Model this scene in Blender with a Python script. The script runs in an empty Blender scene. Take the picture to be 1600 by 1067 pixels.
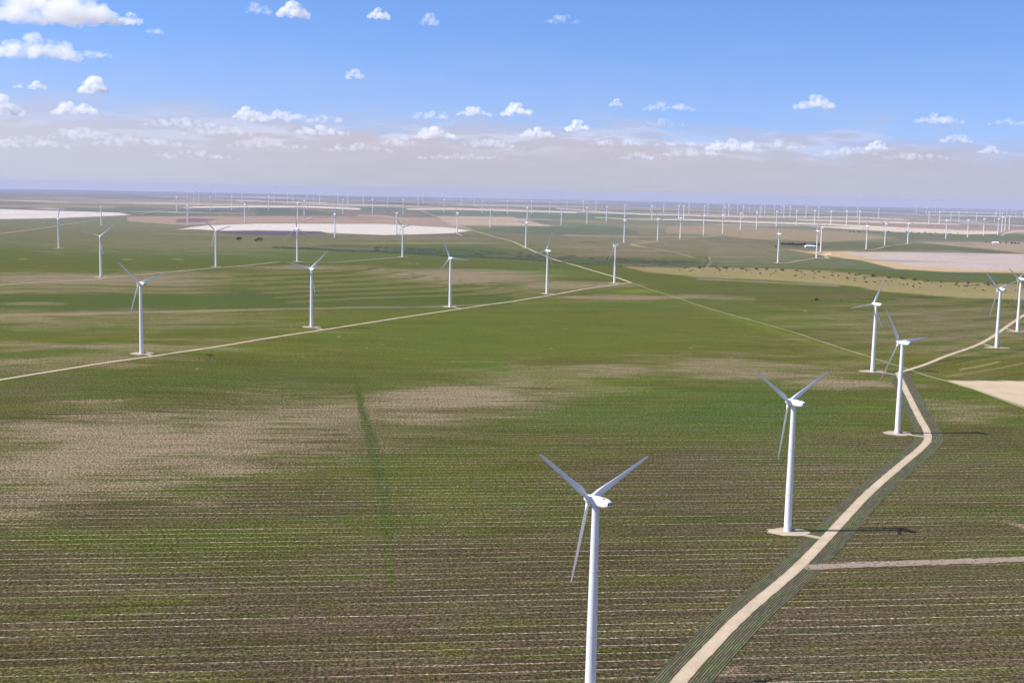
import bpy, bmesh, math, random
import numpy as np
from mathutils import Vector, Matrix

# ------------------------------------------------------------------ camera, world, sun, exposure
S = bpy.context.scene
H = 209.0                       # camera height over the near field
FPX, CX, CY = 1900.0, 800.0, 533.5
ROLL = math.radians(1.2)
PITCH = math.atan((CY-298.0)/FPX*math.cos(ROLL))
cam = bpy.data.cameras.new('camera'); co = bpy.data.objects.new('camera', cam); S.collection.objects.link(co)
cam.sensor_width = 36; cam.lens = FPX/1600*36; cam.clip_start = 1; cam.clip_end = 200000
co.matrix_world = Matrix.Translation((0,0,H)) @ Matrix.Rotation(math.pi/2-PITCH,4,'X') @ Matrix.Rotation(ROLL,4,'Z')
S.camera = co
SUN_DIR = Vector((-75,-9,80)).normalized()
SUN_EL = math.asin(SUN_DIR.z); SUN_AZ = math.atan2(SUN_DIR.x, SUN_DIR.y)   # azimuth clockwise from +Y
sl = bpy.data.lights.new('sun','SUN'); sl.energy = 5.0; sl.angle = math.radians(.53); sl.color = (1,.95,.88)
so = bpy.data.objects.new('sun', sl); S.collection.objects.link(so)
so.rotation_euler = SUN_DIR.to_track_quat('Z','Y').to_euler()
vs = S.view_settings; vs.view_transform='Standard'; vs.look='None'; vs.gamma=1; vs.exposure=0.40; vs.use_curve_mapping=False
S.cycles.use_denoising = True
S.cycles.volume_bounces = 6
S.cycles.max_bounces = 8; S.cycles.diffuse_bounces = 2; S.cycles.glossy_bounces = 2
S.cycles.transparent_max_bounces = 16

# ------------------------------------------------------------------ node helper
class N:
    def __init__(s, tree): s.t = tree; s.l = tree.links
    def node(s, typ, **kw):
        n = s.t.nodes.new(typ)
        for k,v in kw.items(): setattr(n,k,v)
        return n
    def put(s, sock, v):
        if hasattr(v,'links') or isinstance(v, bpy.types.NodeSocket): s.l.new(v, sock)
        elif v is not None: sock.default_value = v
    def m(s, op, a, b=None, c=None, clamp=False):
        n = s.node('ShaderNodeMath', operation=op, use_clamp=clamp)
        for i,v in enumerate((a,b,c)):
            if v is not None: s.put(n.inputs[i], v)
        return n.outputs[0]
    def comb(s, x,y,z=0.0):
        n = s.node('ShaderNodeCombineXYZ'); s.put(n.inputs[0],x); s.put(n.inputs[1],y); s.put(n.inputs[2],z); return n.outputs[0]
    def noise(s, vec, scale=1, detail=3, rough=.5, dist=0):
        n = s.node('ShaderNodeTexNoise'); s.put(n.inputs['Vector'],vec)
        n.inputs['Scale'].default_value=scale; n.inputs['Detail'].default_value=detail
        n.inputs['Roughness'].default_value=rough; n.inputs['Distortion'].default_value=dist
        return n.outputs[0]
    def rng(s, v, a, b, c=0., d=1., smooth=False):
        n = s.node('ShaderNodeMapRange', clamp=True)
        if smooth: n.interpolation_type='SMOOTHSTEP'
        s.put(n.inputs[0],v); s.put(n.inputs[1],a); s.put(n.inputs[2],b); s.put(n.inputs[3],c); s.put(n.inputs[4],d)
        return n.outputs[0]
    def mix(s, f, a, b, blend='MIX'):
        n = s.node('ShaderNodeMix', data_type='RGBA', blend_type=blend)
        s.put(n.inputs[0],f); s.put(n.inputs[6],a); s.put(n.inputs[7],b)
        return n.outputs[2]
def C3(r,g,b): return (r,g,b,1.0)
def lin(c):
    c = np.asarray(c,float)/255.
    return np.where(c<=.04045, c/12.92, ((c+.055)/1.055)**2.4)
def L4(r,g,b): 
    v = lin((r,g,b)); return (float(v[0]),float(v[1]),float(v[2]),1.0)

# ------------------------------------------------------------------ world: sky and the thin far overcast
W = bpy.data.worlds.new('World'); S.world = W; W.use_nodes = True
nt = W.node_tree; nt.nodes.clear(); n = N(nt)
tc = n.node('ShaderNodeTexCoord'); sep = n.node('ShaderNodeSeparateXYZ'); nt.links.new(tc.outputs['Generated'], sep.inputs[0])
sky = n.node('ShaderNodeTexSky'); sky.sky_type='NISHITA'; sky.sun_disc=False
sky.sun_elevation=SUN_EL; sky.sun_rotation=SUN_AZ % (2*math.pi); sky.altitude=100; sky.air_density=1.0; sky.dust_density=0.3; sky.ozone_density=2.0
z = sep.outputs[2]
# lookup elevation raised artificially, so the sky shows deeper blue close to the horizon
zl = n.m('ADD', n.m('MULTIPLY', n.m('MAXIMUM', z, 0.0), 1.35), .13)
vec = n.comb(sep.outputs[0], sep.outputs[1], zl)
nrm = n.node('ShaderNodeVectorMath', operation='NORMALIZE'); nt.links.new(vec, nrm.inputs[0]); nt.links.new(nrm.outputs[0], sky.inputs[0]) if sky.inputs else None
skyc = n.mix(1.0, sky.outputs[0], (.97,1.17,1.55,1), 'MULTIPLY')
az = n.m('ARCTAN2', sep.outputs[0], sep.outputs[1])
el = n.m('ARCSINE', z)
v1 = n.comb(n.m('MULTIPLY',az,9.0), n.m('MULTIPLY',el,52.0))
b1 = n.noise(v1, 1.0, 6, .58, .3)
v2 = n.comb(n.m('MULTIPLY',az,26.0), n.m('MULTIPLY',el,150.0), 3.7)
b2 = n.noise(v2, 1.0, 5, .55, .2)
nz = n.m('ADD', n.m('MULTIPLY', n.m('SUBTRACT', b1, .5), .055), n.m('MULTIPLY', n.m('SUBTRACT', b2, .5), .02))
ed = n.m('ADD', el, nz)
# lumpy-topped bank low over the horizon (radians of elevation), fading up into thin veil
slope = n.m('MULTIPLY', az, .014)
bank = n.rng(n.m('ADD',ed,slope), .066, .030, 0.0, 1.0, True)
veil = n.rng(ed, .135, .02, 0.0, .50, True)
leftv = n.rng(az, .45, -.5, .55, 1.25)
f1 = n.m('MULTIPLY', bank, .74)
f2 = n.m('MULTIPLY', veil, leftv, clamp=True)
veilc = C3(4.3,4.6,5.6)
fac = n.m('SUBTRACT', 1.0, n.m('MULTIPLY', n.m('SUBTRACT',1.0,f1), n.m('SUBTRACT',1.0,f2)), clamp=True)
low = n.rng(el, -.01, .05, 1.0, 0.0, True)
bankc = n.mix(low, C3(4.85,4.1,4.15), C3(4.1,3.7,3.9))
bankc = n.mix(n.m('MULTIPLY',n.rng(b2,.44,.64,0,.6,True),n.rng(el,.018,.05,.15,1,True)), bankc, C3(6.2,5.6,5.75))
topw = n.m('MULTIPLY', n.rng(n.m('ABSOLUTE', n.m('SUBTRACT', ed, .047)), .0, .016, 1, 0, True), n.rng(b2,.44,.60,0,.9,True))
bankc = n.mix(topw, bankc, C3(6.9,6.3,6.5))
bankc = n.mix(n.rng(az,-.05,-.40,0,.65,True), bankc, C3(4.9,4.75,5.6))
bankc = n.mix(n.rng(az,.15,.45,0,.6,True), bankc, C3(3.9,3.5,4.2))
outc = n.mix(f1, n.mix(f2, skyc, veilc), bankc)
# unseen white cumulus added overhead, above the view, to raise the fill light
hv = n.noise(tc.outputs['Generated'], 5.0, 5, .6)
outc = n.mix(n.m('MULTIPLY', n.rng(hv,.50,.60,0,.8,True), n.rng(z,.24,.36,0,1,True)), outc, C3(7.0,6.9,6.9))
bg = n.node('ShaderNodeBackground'); nt.links.new(outc, bg.inputs[0]); bg.inputs[1].default_value = .1
wo = n.node('ShaderNodeOutputWorld'); nt.links.new(bg.outputs[0], wo.inputs[0])

# ------------------------------------------------------------------ survey: rays of the photograph met with the terrain
cR,sR,cP,sP = math.cos(ROLL),math.sin(ROLL),math.cos(PITCH),math.sin(PITCH)
def ray(px,py):
    x=(px-CX)/FPX; y=-(py-CY)/FPX
    X=cR*x-sR*y; Y=sR*x+cR*y
    return X, cP+sP*Y, -sP+cP*Y
def project(X,Y,Z):
    Z=Z-H
    dep=np.maximum(cP*Y-sP*Z,1e-3); up=sP*Y+cP*Z
    return CX+FPX*(cR*X+sR*up)/dep, CY-FPX*(-sR*X+cR*up)/dep
# base x, base y, tower top y of every turbine in the photograph (1600 px wide)
TURBS = [(1230.3,830,634),(1401.8,677,540.7),(1363,580.6,479),(1556.7,543.4,455.4),(1589.4,518.2,438),(221.3,552.7,444.7),(486.7,511.2,422),(703,479.6,405.2),(854.3,459.3,393.7),(960,442.8,384.4),(157.7,433.3,370.9),(337.4,417.1,361.4),(464.5,409.3,359),(628.8,402,355.6),(821.5,388.5,349.4),(975,380.6,345.6),(91.9,388.7,343.8),(158.5,353.7,324.4),(1215.3,411.2,367.5),(1275.5,403.5,362.7),(1282,395,357.9),(1353.4,389.8,351.5),(1382.3,384,352.2),(1418,381.2,350.6),(1477.8,373,345.6),(1511.6,371.3,344.8),(1536.5,368,344.4),(1559,367.5,342.5),(1565,362.5,338.8),(1569.8,361,340.6),(1576.5,360,339.4),(1431.3,335.6,323),(1447,334.8,323.5),(1461,334,321),(1474.7,331,321.5),(1451,350.6,332),(1467.5,349.4,332.5),(1485.3,347,332),(1498,346.5,332),(1525.6,347,332),(1554,347.5,335),(1556.8,337,325),(1562,338.7,328.5),(1566,338.7,327.5),(1573,335.6,325.6),(1580.4,335,327),(1587,340,328.7),(1599,340,328),(1210,335.6,322.5),(1213,355,330.6),(1224.4,340.6,324.4),(1220.5,335,323.7),(1234.2,338.7,320.6),(1244,351.9,330.6),(1259.2,340.6,322.5),(1272.5,351.6,330.6),(1279,341.2,323.7),(1298.2,351.2,330.6),(1322.6,351.2,330.6),(1339.5,341.9,327),(1342.6,351.6,332.5),(1372.7,342.5,327.5),(1017,331,316),(1018.6,344,322.5),(1036.9,332.5,312.5),(1027.5,376,343),(1060,343.7,323.7),(1068.2,343,323),(1076.5,334.6,320),(1062.7,373.7,341.2),(1099,368.1,340),(1100.3,341,323.7),(1106,335.6,318),(1129,365,336.2),(1132.6,341.2,323),(1138.5,338,320),(1130,334,320),(1156.7,360,333.7),(1161.2,341.2,323.7),(1152.4,334,322),(1171,333,320),(1181.8,358,332.5),(1187.5,340.6,323.7),(1189.5,334,320),(1194.6,335.6,320),(830.4,334.4,315.6),(859,334.4,315.6),(823.5,350,327.5),(877,352,327.5),(886,333.7,315.6),(911,332,315.6),(917,350,324.4),(931,331.2,315.6),(947.5,347.5,323.7),(976,343,323),(606,325,308),(630,335,312.5),(619.5,367,335),(653.4,323.7,307),(660.8,319.7,305),(694,332.5,312.5),(714.4,365.6,333.7),(720.8,321.5,307),(741,322.5,306),(753.4,333,314.4),(766,355.6,329.4),(793,333.7,315.6),(420,327.5,308),(428,316,301),(449.2,320,304.4),(458,316.5,303.7),(479.7,327.5,308),(475.4,338,314.4),(465,345,320),(489.8,316,305),(499.4,319.7,304.4),(523,371.9,335.6),(528,317.5,304.4),(535.8,335,308.7),(543.5,320,304.4),(567.6,320,304.4),(582,334.6,308),(276.2,331.5,309.4),(293,351.6,322.5),(329,330.2,308.7),(362.3,328.7,307.5),(382.4,348.7,320.6),(378.7,317.5,301),(337,313.7,298.7),(311.3,316,298.7),(293,311,296),(302.6,316,297.5)]
PR = np.array([1,1100,1800,2500,3500,5000,6500,8000,10000,12000,15000,20000,30000,40000,50000.])
PZ = np.array([0,0,7,13,20,30,42,51,52,44,26,8,-22,-60,-120.])
def measure(bx,by,hy):
    X,Y,Z=ray(bx,by); a=X/Y; tb=Z/math.hypot(X,Y); px=bx
    for _ in range(20):
        q=ray(px,hy); px-=(q[0]/q[1]-a)*FPX
    tt=q[2]/math.hypot(q[0],q[1]); d=80/(tt-tb)
    return math.atan(a), d, H+tb*d
GA = np.linspace(-.75,.75,121); GL = np.linspace(math.log(100),math.log(60000),260)
gz = np.tile(np.interp(np.exp(GL),PR,PZ),(len(GA),1)); prior = gz.copy()
wsum = np.full_like(gz,.35); wz = gz*.35
for t in TURBS:
    a,d,e = measure(*t)
    if d>12500: continue
    p = float(np.interp(d,PR,PZ)); e = min(max(e,p-24),p+24)
    if d<1300: e = 0
    w = np.exp(-.5*((GA[:,None]-a)/.05)**2-.5*((GL[None,:]-math.log(d))/.10)**2)
    wsum += w; wz += w*e
gz = wz/wsum
# gentle swells in the far country
far = np.clip((np.exp(GL)-7000)/9000,0,1)[None,:]
gz = gz + far*(9*np.sin(GA[:,None]*19+1.3+GL[None,:]*7)+6*np.sin(GA[:,None]*43+GL[None,:]*11))
gz[:,GL<math.log(1000)] = 0
def terrain(x,y):
    x=np.asarray(x,float); y=np.asarray(y,float)
    r=np.maximum(np.hypot(x,y),101); a=np.arctan2(x,y)
    ia=np.clip((a-GA[0])/(GA[1]-GA[0]),0,len(GA)-1.001); il=np.clip((np.log(r)-GL[0])/(GL[1]-GL[0]),0,len(GL)-1.001)
    i=ia.astype(int); j=il.astype(int); fa=ia-i; fl=il-j
    return gz[i,j]*(1-fa)*(1-fl)+gz[i+1,j]*fa*(1-fl)+gz[i,j+1]*(1-fa)*fl+gz[i+1,j+1]*fa*fl
RS = np.exp(np.linspace(math.log(150),math.log(45000),3000))
def hit(px,py):
    X,Y,Z=ray(px,py); a=math.hypot(X,Y); tb=Z/a; ux,uy=X/a,Y/a
    g = H+tb*RS-terrain(ux*RS,uy*RS)
    k = np.where(g<0)[0]
    if len(k)==0: r=RS[-1]
    else:
        k=k[0]; r=RS[k] if k==0 else RS[k-1]+(RS[k]-RS[k-1])*g[k-1]/(g[k-1]-g[k])
    return ux*r, uy*r
def zt(x,y): return float(terrain(x,y))

# ------------------------------------------------------------------ object helpers
COL = S.collection
def tag(o,label=None,cat=None,group=None,kind=None):
    if label: o['label']=label
    if cat: o['category']=cat
    if group: o['group']=group
    if kind: o['kind']=kind
    return o
def mesh_obj(name, verts, faces, mat, parent=None, smooth=False, uv=None):
    me=bpy.data.meshes.new(name); me.from_pydata([tuple(v) for v in verts],[],[tuple(f) for f in faces]); me.update()
    if smooth: me.polygons.foreach_set('use_smooth',[True]*len(me.polygons))
    if uv is not None:
        l=me.uv_layers.new(name='UVMap')
        li=np.zeros(len(me.loops),int); me.loops.foreach_get('vertex_index',li)
        l.data.foreach_set('uv', np.asarray(uv,float)[li].ravel())
    if mat: me.materials.append(mat)
    o=bpy.data.objects.new(name,me); COL.objects.link(o)
    if parent: o.parent=parent
    return o
def new_mat(name, rough=.9, spec=.2):
    m=bpy.data.materials.new(name); m.use_nodes=True; t=m.node_tree
    p=t.nodes['Principled BSDF']; p.inputs['Roughness'].default_value=rough; p.inputs['Specular IOR Level'].default_value=spec
    return m,N(t),p

# ------------------------------------------------------------------ ground colours (albedo of the fields, far cloud shadows and horizon haze painted in, stored on the ground)
def sstep(a,b,x):
    t=np.clip((x-a)/(b-a),0,1); return t*t*(3-2*t)
_rs=np.random.RandomState(7)
LAT=_rs.rand(256,256)
def vnoise(x,y,oct=4):
    out=0; amp=.5; tot=0
    for o in range(oct):
        xi=np.floor(x).astype(int); yi=np.floor(y).astype(int); fx=x-xi; fy=y-yi
        fx=fx*fx*(3-2*fx); fy=fy*fy*(3-2*fy)
        a=LAT[(xi)%256,(yi)%256]; b=LAT[(xi+1)%256,yi%256]; c=LAT[xi%256,(yi+1)%256]; d=LAT[(xi+1)%256,(yi+1)%256]
        out=out+amp*((a*(1-fx)+b*fx)*(1-fy)+(c*(1-fx)+d*fx)*fy); tot+=amp; amp*=.5; x=x*2.03+17.3; y=y*2.03+5.1
    return out/tot
fine = np.arange(-.47,.4701,.0013)
side = []; a=.47; st=.0026
while a<math.pi-.03: a+=st; st=min(st*1.12,.06); side.append(a)
side=[s for s in side if s<math.pi-.02]
AZ=np.concatenate([-np.array(side[::-1]),fine,np.array(side)])
yy=[]; y0=960.0
while y0>9.0:
    yy.append(y0); y0-= 1.6 if y0>250 else (.8 if y0>95 else (.45 if y0>20 else .3))
R=np.concatenate([[3,60,130,210,300,370],FPX*H/np.array(yy),[45000.]])
R=np.unique(R)
na,nr=len(AZ),len(R)
GX=(np.sin(AZ)[:,None]*R[None,:]).ravel(); GY=(np.cos(AZ)[:,None]*R[None,:]).ravel()
GZ=terrain(GX,GY)
px,py=project(GX,GY,GZ); rr=np.hypot(GX,GY)
px[GY<50]=-9999; 
inview=(GY>50)
TH=math.radians(6.8); cu,su=math.cos(TH),math.sin(TH)
UU=GX*cu+GY*su; VV=-GX*su+GY*cu           # along / across the crop rows
dep=FPX*(H-GZ)/rr
# observed colour by depression below eye level, from far to near
DT=np.array([0,9,14,20,30,42,55,70,85,100,120,150,190,240,300,370,450,600,770,1100])
CT=np.array([(162,165,198),(148,152,188),(138,142,174),(136,140,158),(138,140,146),(134,138,132),(130,134,122),(122,130,108),(112,126,94),(100,116,76),(96,112,66),(96,112,60),(98,112,56),(98,108,48),(92,98,50),(92,96,50),(94,92,54),(92,88,56),(92,84,60),(92,84,62)],float)  # farthest tones lightened: haze fade painted into the distant ground
obs=np.stack([np.interp(dep,DT,lin(CT)[:,k]) for k in range(3)],1)
bare=np.zeros(len(GX))
def soilpatch(mask,k=1.0):
    global bare
    bare=np.maximum(bare,mask*k)
n_big=vnoise(UU/420+40,VV/160+9,4); n_med=vnoise(UU/130+3,VV/34+77,4); n_fine=vnoise(UU/50+9,VV/9+31,3)
nzp=(vnoise(UU/90,VV/30,4)-.5)
def blend(mask,c,k=1.0):
    global obs
    m=np.clip(mask*k,0,1)[:,None]; obs=obs*(1-m)+lin(c)[None,:]*m
def ell(cx,cy,a,b,soft=.5,rough=1.2,ang=0):
    dx=px-cx; dy=py-cy; ca,sa=math.cos(ang),math.sin(ang)
    q=np.sqrt(((dx*ca+dy*sa)/a)**2+((-dx*sa+dy*ca)/b)**2)+nzp*rough
    return 1-sstep(1-soft,1+soft*.4,q)
def poly(pts,feather=.8,jig=0):
    pts=np.array(pts,float); x0,y0=pts.min(0)-6; x1,y1=pts.max(0)+6
    idx=np.where((px>x0)&(px<x1)&(py>y0)&(py<y1))[0]
    X=px[idx]; Y=py[idx]+(nzp[idx]*jig if jig else 0)
    ins=np.zeros(len(idx),bool); dist=np.full(len(idx),1e9)
    for i in range(len(pts)):
        ax,ay=pts[i]; bx,by=pts[(i+1)%len(pts)]
        c=((ay>Y)!=(by>Y)); 
        if ay!=by: ins^= c & (X < (bx-ax)*(Y-ay)/(by-ay)+ax)
        t=np.clip(((X-ax)*(bx-ax)+(Y-ay)*(by-ay))/max((bx-ax)**2+(by-ay)**2,1e-9),0,1)
        dist=np.minimum(dist,np.hypot(X-ax-t*(bx-ax),Y-ay-t*(by-ay)))
    sd=np.where(ins,dist,-dist); m=np.zeros(len(px)); m[idx]=sstep(-feather,feather,sd); return m
def line(pts,w,feather=None,jig=0):
    """band of half width w (pixels of the survey) along a polyline; w may be a list"""
    pts=np.array(pts,float); ws=np.full(len(pts),w,float) if np.isscalar(w) else np.array(w,float)
    x0,y0=pts.min(0)-30; x1,y1=pts.max(0)+30
    idx=np.where((px>x0)&(px<x1)&(py>y0)&(py<y1))[0]; X=px[idx]; Y=py[idx]+(nzp[idx]*jig if jig else 0); best=np.full(len(idx),-1e9)
    for i in range(len(pts)-1):
        ax,ay=pts[i]; bx,by=pts[i+1]
        t=np.clip(((X-ax)*(bx-ax)+(Y-ay)*(by-ay))/max((bx-ax)**2+(by-ay)**2,1e-9),0,1)
        best=np.maximum(best, ws[i]+(ws[i+1]-ws[i])*t-np.hypot(X-ax-t*(bx-ax),Y-ay-t*(by-ay)))
    fe=feather or .7
    m=np.zeros(len(px)); m[idx]=sstep(-fe,fe,best); return m
V=inview
# patchwork of far holdings
qu=np.floor(UU/1900+.35*np.floor(VV/900)); qv=np.floor(VV/900+.4*np.sin(UU/5000))
hs=np.modf(np.abs(np.sin(qu*127.1+qv*311.7)*43758.5453))[0]
farm=sstep(5200,6800,rr)
pal=[(150,140,140),(104,124,120),(122,120,124),(168,152,146),(108,120,128),(134,128,122),(100,112,120),(190,180,180)]
for i,c in enumerate(pal):
    blend(farm*((hs>i/8)&(hs<=(i+1)/8))*(1-sstep(11000,17000,rr)*.7),c,.42 if i<7 else .55)
# broad tones of the near and middle fields
blend(sstep(.46,.66,n_big)*sstep(330,420,dep)*(1-farm),(96,92,70),.5)
blend(sstep(.48,.66,n_med)*sstep(160,260,dep)*(1-sstep(480,620,dep))*(1-farm),(88,114,28),.6)
blend(sstep(.52,.68,n_fine)*sstep(100,200,dep)*(1-farm),(112,122,60),.4)
blend(sstep(.52,.75,n_big)*sstep(90,150,dep)*(1-sstep(230,300,dep)),(78,112,58),.45)
# left side: bare tan soil, centre patch, streaks
soilpatch(ell(230,700,470,72,.95,1.0,-.13),.62)
soilpatch(ell(500,655,190,34,.9,1.2,-.08),.62)
soilpatch(ell(740,620,230,38,.95,1.2,-.12),.55)
soilpatch(ell(1150,575,330,24,.95,1.6,.03),.42)
soilpatch(ell(150,440,430,20,.95,1.6),.45)
soilpatch(ell(150,500,330,18,.95,2.0),.42)
soilpatch(ell(150,560,260,18,.95,2.2,-.1),.45)
soilpatch(ell(1480,510,260,44,.95,2.0),.36)
soilpatch(ell(1050,385,260,26,.95,2.0),.35)
soilpatch(ell(300,385,330,14,.95,2.0),.32)
soilpatch(ell(800,455,120,8,.9,2.0),.35)
soilpatch(ell(150,715,330,72,.75,1.3,-.10),0.92)
soilpatch(ell(60,770,150,45,.8,1.3,-.1),0.63)
soilpatch(ell(380,672,190,30,.75,1.3,-.03),0.71)
soilpatch(ell(700,622,150,27,.7,1.2,-.05),0.86)
soilpatch(ell(640,650,90,16,.7,1.2),0.63)
soilpatch(ell(800,598,70,12,.8,1.2),0.57)
soilpatch(ell(960,578,90,13,.8,1.6),0.63)
soilpatch(ell(1130,572,180,16,.8,1.6),0.63)
soilpatch(ell(1190,587,150,6,.7,1.0),0.69)
soilpatch(ell(1330,600,120,10,.7,1.2),0.75)
soilpatch(ell(1500,640,110,22,.9,1.8),0.57)
blend(ell(900,600,90,18,.9,1.5),(128,132,76),.4)
blend(ell(1040,655,330,45,.7,1.0),(86,112,26),.75)
blend(ell(1180,640,160,36,.6,1.0),(80,108,26),.7)
blend(ell(300,598,330,26,.6,1.0),(80,96,48),.55)
blend(ell(760,520,460,48,.6,.8),(96,118,52),.7)
blend(ell(60,600,80,28,.8,1.5),(98,94,72),.5)
blend(ell(700,750,230,50,.8,1.2),(90,112,26),.65)
blend(ell(1500,760,260,120,.8,1.2),(92,88,66),.45)
blend(ell(1100,800,300,70,.8,1.2),(90,86,60),.4)
blend(ell(560,1010,260,70,.8,1.3),(104,92,76),.45)
blend(ell(520,960,110,30,.8,1.3),(116,100,84),.35)
blend(ell(1460,980,330,80,.8,1.3),(98,88,70),.4)
blend(ell(1550,990,120,40,.8,1.6),(112,96,80),.3)
blend(ell(280,850,300,40,.8,1.3),(88,108,30),.55)
# green track running away from the camera
_trk=line([(553,585),(560,612),(566,640),(578,680),(590,730),(602,790),(606,850),(612,930)],[2,4,6,8,9,9,7,3],4,14); bare*=1-.85*_trk
blend(line([(553,585),(560,612),(566,640),(578,680),(590,730),(602,790),(606,850),(612,930)],[2,4,6,8,9,9,7,3],4,14),(78,98,24),.85)
# fields around the left service road
blend(poly([(-300,478),(-300,452),(200,455),(800,452),(800,474),(640,484),(300,484),(0,490)],2,2),(80,104,60),.7)
soilpatch(line([(-200,496),(0,493),(180,489),(330,486),(480,482),(640,480),(765,476)],[2.2,2.2,2.4,1.6,1.2,1.0,.8],1.2,3),0.86)
soilpatch(ell(60,500,140,9,.8,1.6),0.63)
soilpatch(ell(120,540,190,9,.9,2.0),0.63)
soilpatch(ell(40,566,110,8,.9,2.0),0.57)
blend(ell(330,545,200,7,.9,2.0),(116,130,78),.5)
blend(ell(80,455,160,3,.8,1.5),(132,136,104),.5)
soilpatch(ell(60,475,60,3,.8,1.5),0.57)
soilpatch(ell(120,437,300,12,.7,1.2),0.69)
soilpatch(ell(260,430,170,8,.7,1.2),0.52)
soilpatch(ell(480,418,130,4,.8,1.0),0.69)
soilpatch(ell(700,432,170,13,.6,1.0),0.83)
soilpatch(ell(610,425,70,7,.6,1.0),0.57)
soilpatch(ell(900,446,110,7,.7,1.4),0.75)
blend(ell(800,425,90,9,.8,1.0),(104,130,74),.5)
blend(ell(880,428,80,9,.8,1.0),(104,128,72),.5)
blend(ell(320,395,260,8,.8,1.2),(100,124,84),.5)
blend(ell(500,400,200,7,.8,1.2),(98,124,84),.45)
soilpatch(ell(990,465,170,5,.7,1.2),0.75)
soilpatch(line([(920,466),(1000,468),(1100,466),(1180,468)],1.0,1,2),0.69)
blend(line([(800,474),(860,473),(960,471),(1020,472)],.8,1,1),(128,138,90),.5)
blend(ell(1000,455,40,4,.7,1),(128,148,66),.6)
# swirling contour furrows (real strips of stubble between the green)
for k in range(7):
    x0=330+k*20; x1=575+k*38; yb=422+k*6.0
    blend(line([(x0,yb+8+k),(x0+100,yb+5+k*.6),(x1-90,yb+3),(x1-25,yb),(x1,yb-4),(x1-10,yb-7)],1.1,1.0,2),(144,146,106) if k<4 else (150,142,110),.45)
    bare*=1-.85*line([(x0,yb+8+k),(x0+100,yb+5+k*.6),(x1-90,yb+3),(x1-25,yb),(x1,yb-4),(x1-10,yb-7)],1.1,1.0,2)
    blend(line([(x0+40,yb+10+k),(x0+140,yb+7+k*.6),(x1-70,yb+5),(x1-15,yb+2),(x1+14,yb-3)],.9,1.0,2),(80,102,58),.5)
    bare*=1-.9*line([(x0+40,yb+10+k),(x0+140,yb+7+k*.6),(x1-70,yb+5),(x1-15,yb+2),(x1+14,yb-3)],.9,1.0,2)
for k in range(5):
    blend(line([(0,432+k*6),(120,431+k*6),(250,434+k*6),(360,432+k*6)],[.6,1,1,.5],1,3),(150,144,118),.5)
    blend(line([(0,435+k*6),(120,434+k*6),(250,437+k*6),(330,436+k*6)],.8,1,3),(92,110,66),.5)
# right of the crossroads
blend(poly([(985,443),(1300,446),(1420,462),(1700,470),(1700,490),(1420,545),(1300,538),(1150,500),(1050,462)],4,6),(94,108,62),.5)
blend(ell(1180,455,150,9,.8,1.2),(106,114,80),.5)
blend(ell(1110,478,110,12,.8,1.2),(100,118,70),.5)
blend(ell(1240,500,140,18,.8,1.2),(100,128,50),.5)
blend(ell(1500,500,180,30,.9,1.4),(98,106,74),.5)
blend(ell(1330,460,90,7,.8,1.2),(110,106,80),.5)
blend(ell(1190,555,130,14,.8,1.4),(96,112,60),.4)
for k in range(16):
    yk=474+k*7.5; c=(120,126,86) if k%2 else (76,96,52)
    blend(line([(1180+k*6,yk-2),(1320,yk-4),(1460,yk-9-k*.3),(1640,yk-22-k)],[.7,1.2,1.4,1.0],1.4,6),c,.7)
for (a,b,c,d,wd,cc) in [(1420,580,1600,546,1.1,(66,82,48)),(1480,588,1640,560,.9,(150,138,110)),(1440,570,1520,556,.8,(70,84,50)),(1500,577,1560,566,1.0,(170,156,132)),(1540,592,1640,575,.9,(72,84,52))]:
    blend(line([(a,b),((a+c)/2,(b+d)/2+1),(c,d)],wd,1,3),cc,.7)
# green grassy wedge beside the thin track
blend(poly([(1050,466),(1180,502),(1300,541),(1405,574),(1330,558),(1180,512),(1075,476)],3,2),(112,132,58),.55)
# tan scrub belt
blend(poly([(960,413),(1080,417),(1200,419),(1300,424),(1375,432),(1460,440),(1700,449),(1700,474),(1500,465),(1385,456),(1325,446),(1200,438),(1090,433),(1010,425)],1.5,3),(160,146,118),.85)
blend(poly([(1100,425),(1300,440),(1450,455),(1700,464),(1700,472),(1500,464),(1385,455),(1325,445),(1200,437)],1.5,3),(160,150,116),.5)
blend(ell(1250,430,90,5,.7,1.2),(158,140,112),.5)
blend(line([(1090,436),(1200,441),(1310,447)],1.0,1,1),(170,166,160),.5)
# creek brush
blend(poly([(420,386),(520,384),(700,388),(860,399),(980,403),(1130,410),(1120,418),(1000,416),(870,408),(700,401),(560,395),(425,389)],1.5,3),(84,104,84),.75)
blend(poly([(590,383),(760,385),(900,402),(760,400),(620,394)],2,3),(82,112,76),.5)
blend(ell(660,372,140,3,.7,1),(140,136,128),.55)
blend(ell(640,380,190,1.6,.7,1),(156,146,132),.55)
blend(ell(870,400,110,2,.7,1),(140,136,120),.5)
blend(ell(930,386,100,1.4,.7,1),(158,150,140),.5)
blend(ell(960,395,80,6,.8,1.2),(124,122,104),.5)
blend(ell(1000,396,90,6,.8,1.2),(118,120,100),.5)
blend(poly([(1105,404),(1130,402),(1400,404),(1560,428),(1560,440),(1300,418),(1130,417)],1.5,2),(92,116,92),.6)
for k in range(9):
    blend(line([(1110-k*2,388+k*3.1),(1240,390+k*3.3),(1330+k*10,392+k*3.6)],.6,.8,1),(148,150,140),.5)
blend(line([(1103,400),(1106,408),(1100,416)],1.4,1),(62,78,60),.8)
blend(line([(1108,402),(1110,410),(1104,418)],.8,.8),(176,170,160),.7)
blend(line([(1020,387),(1050,392),(1084,403)],.9,.8),(160,158,140),.7)
blend(line([(1020,386),(1045,390),(1070,396)],.7,.8),(76,92,70),.7)
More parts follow.
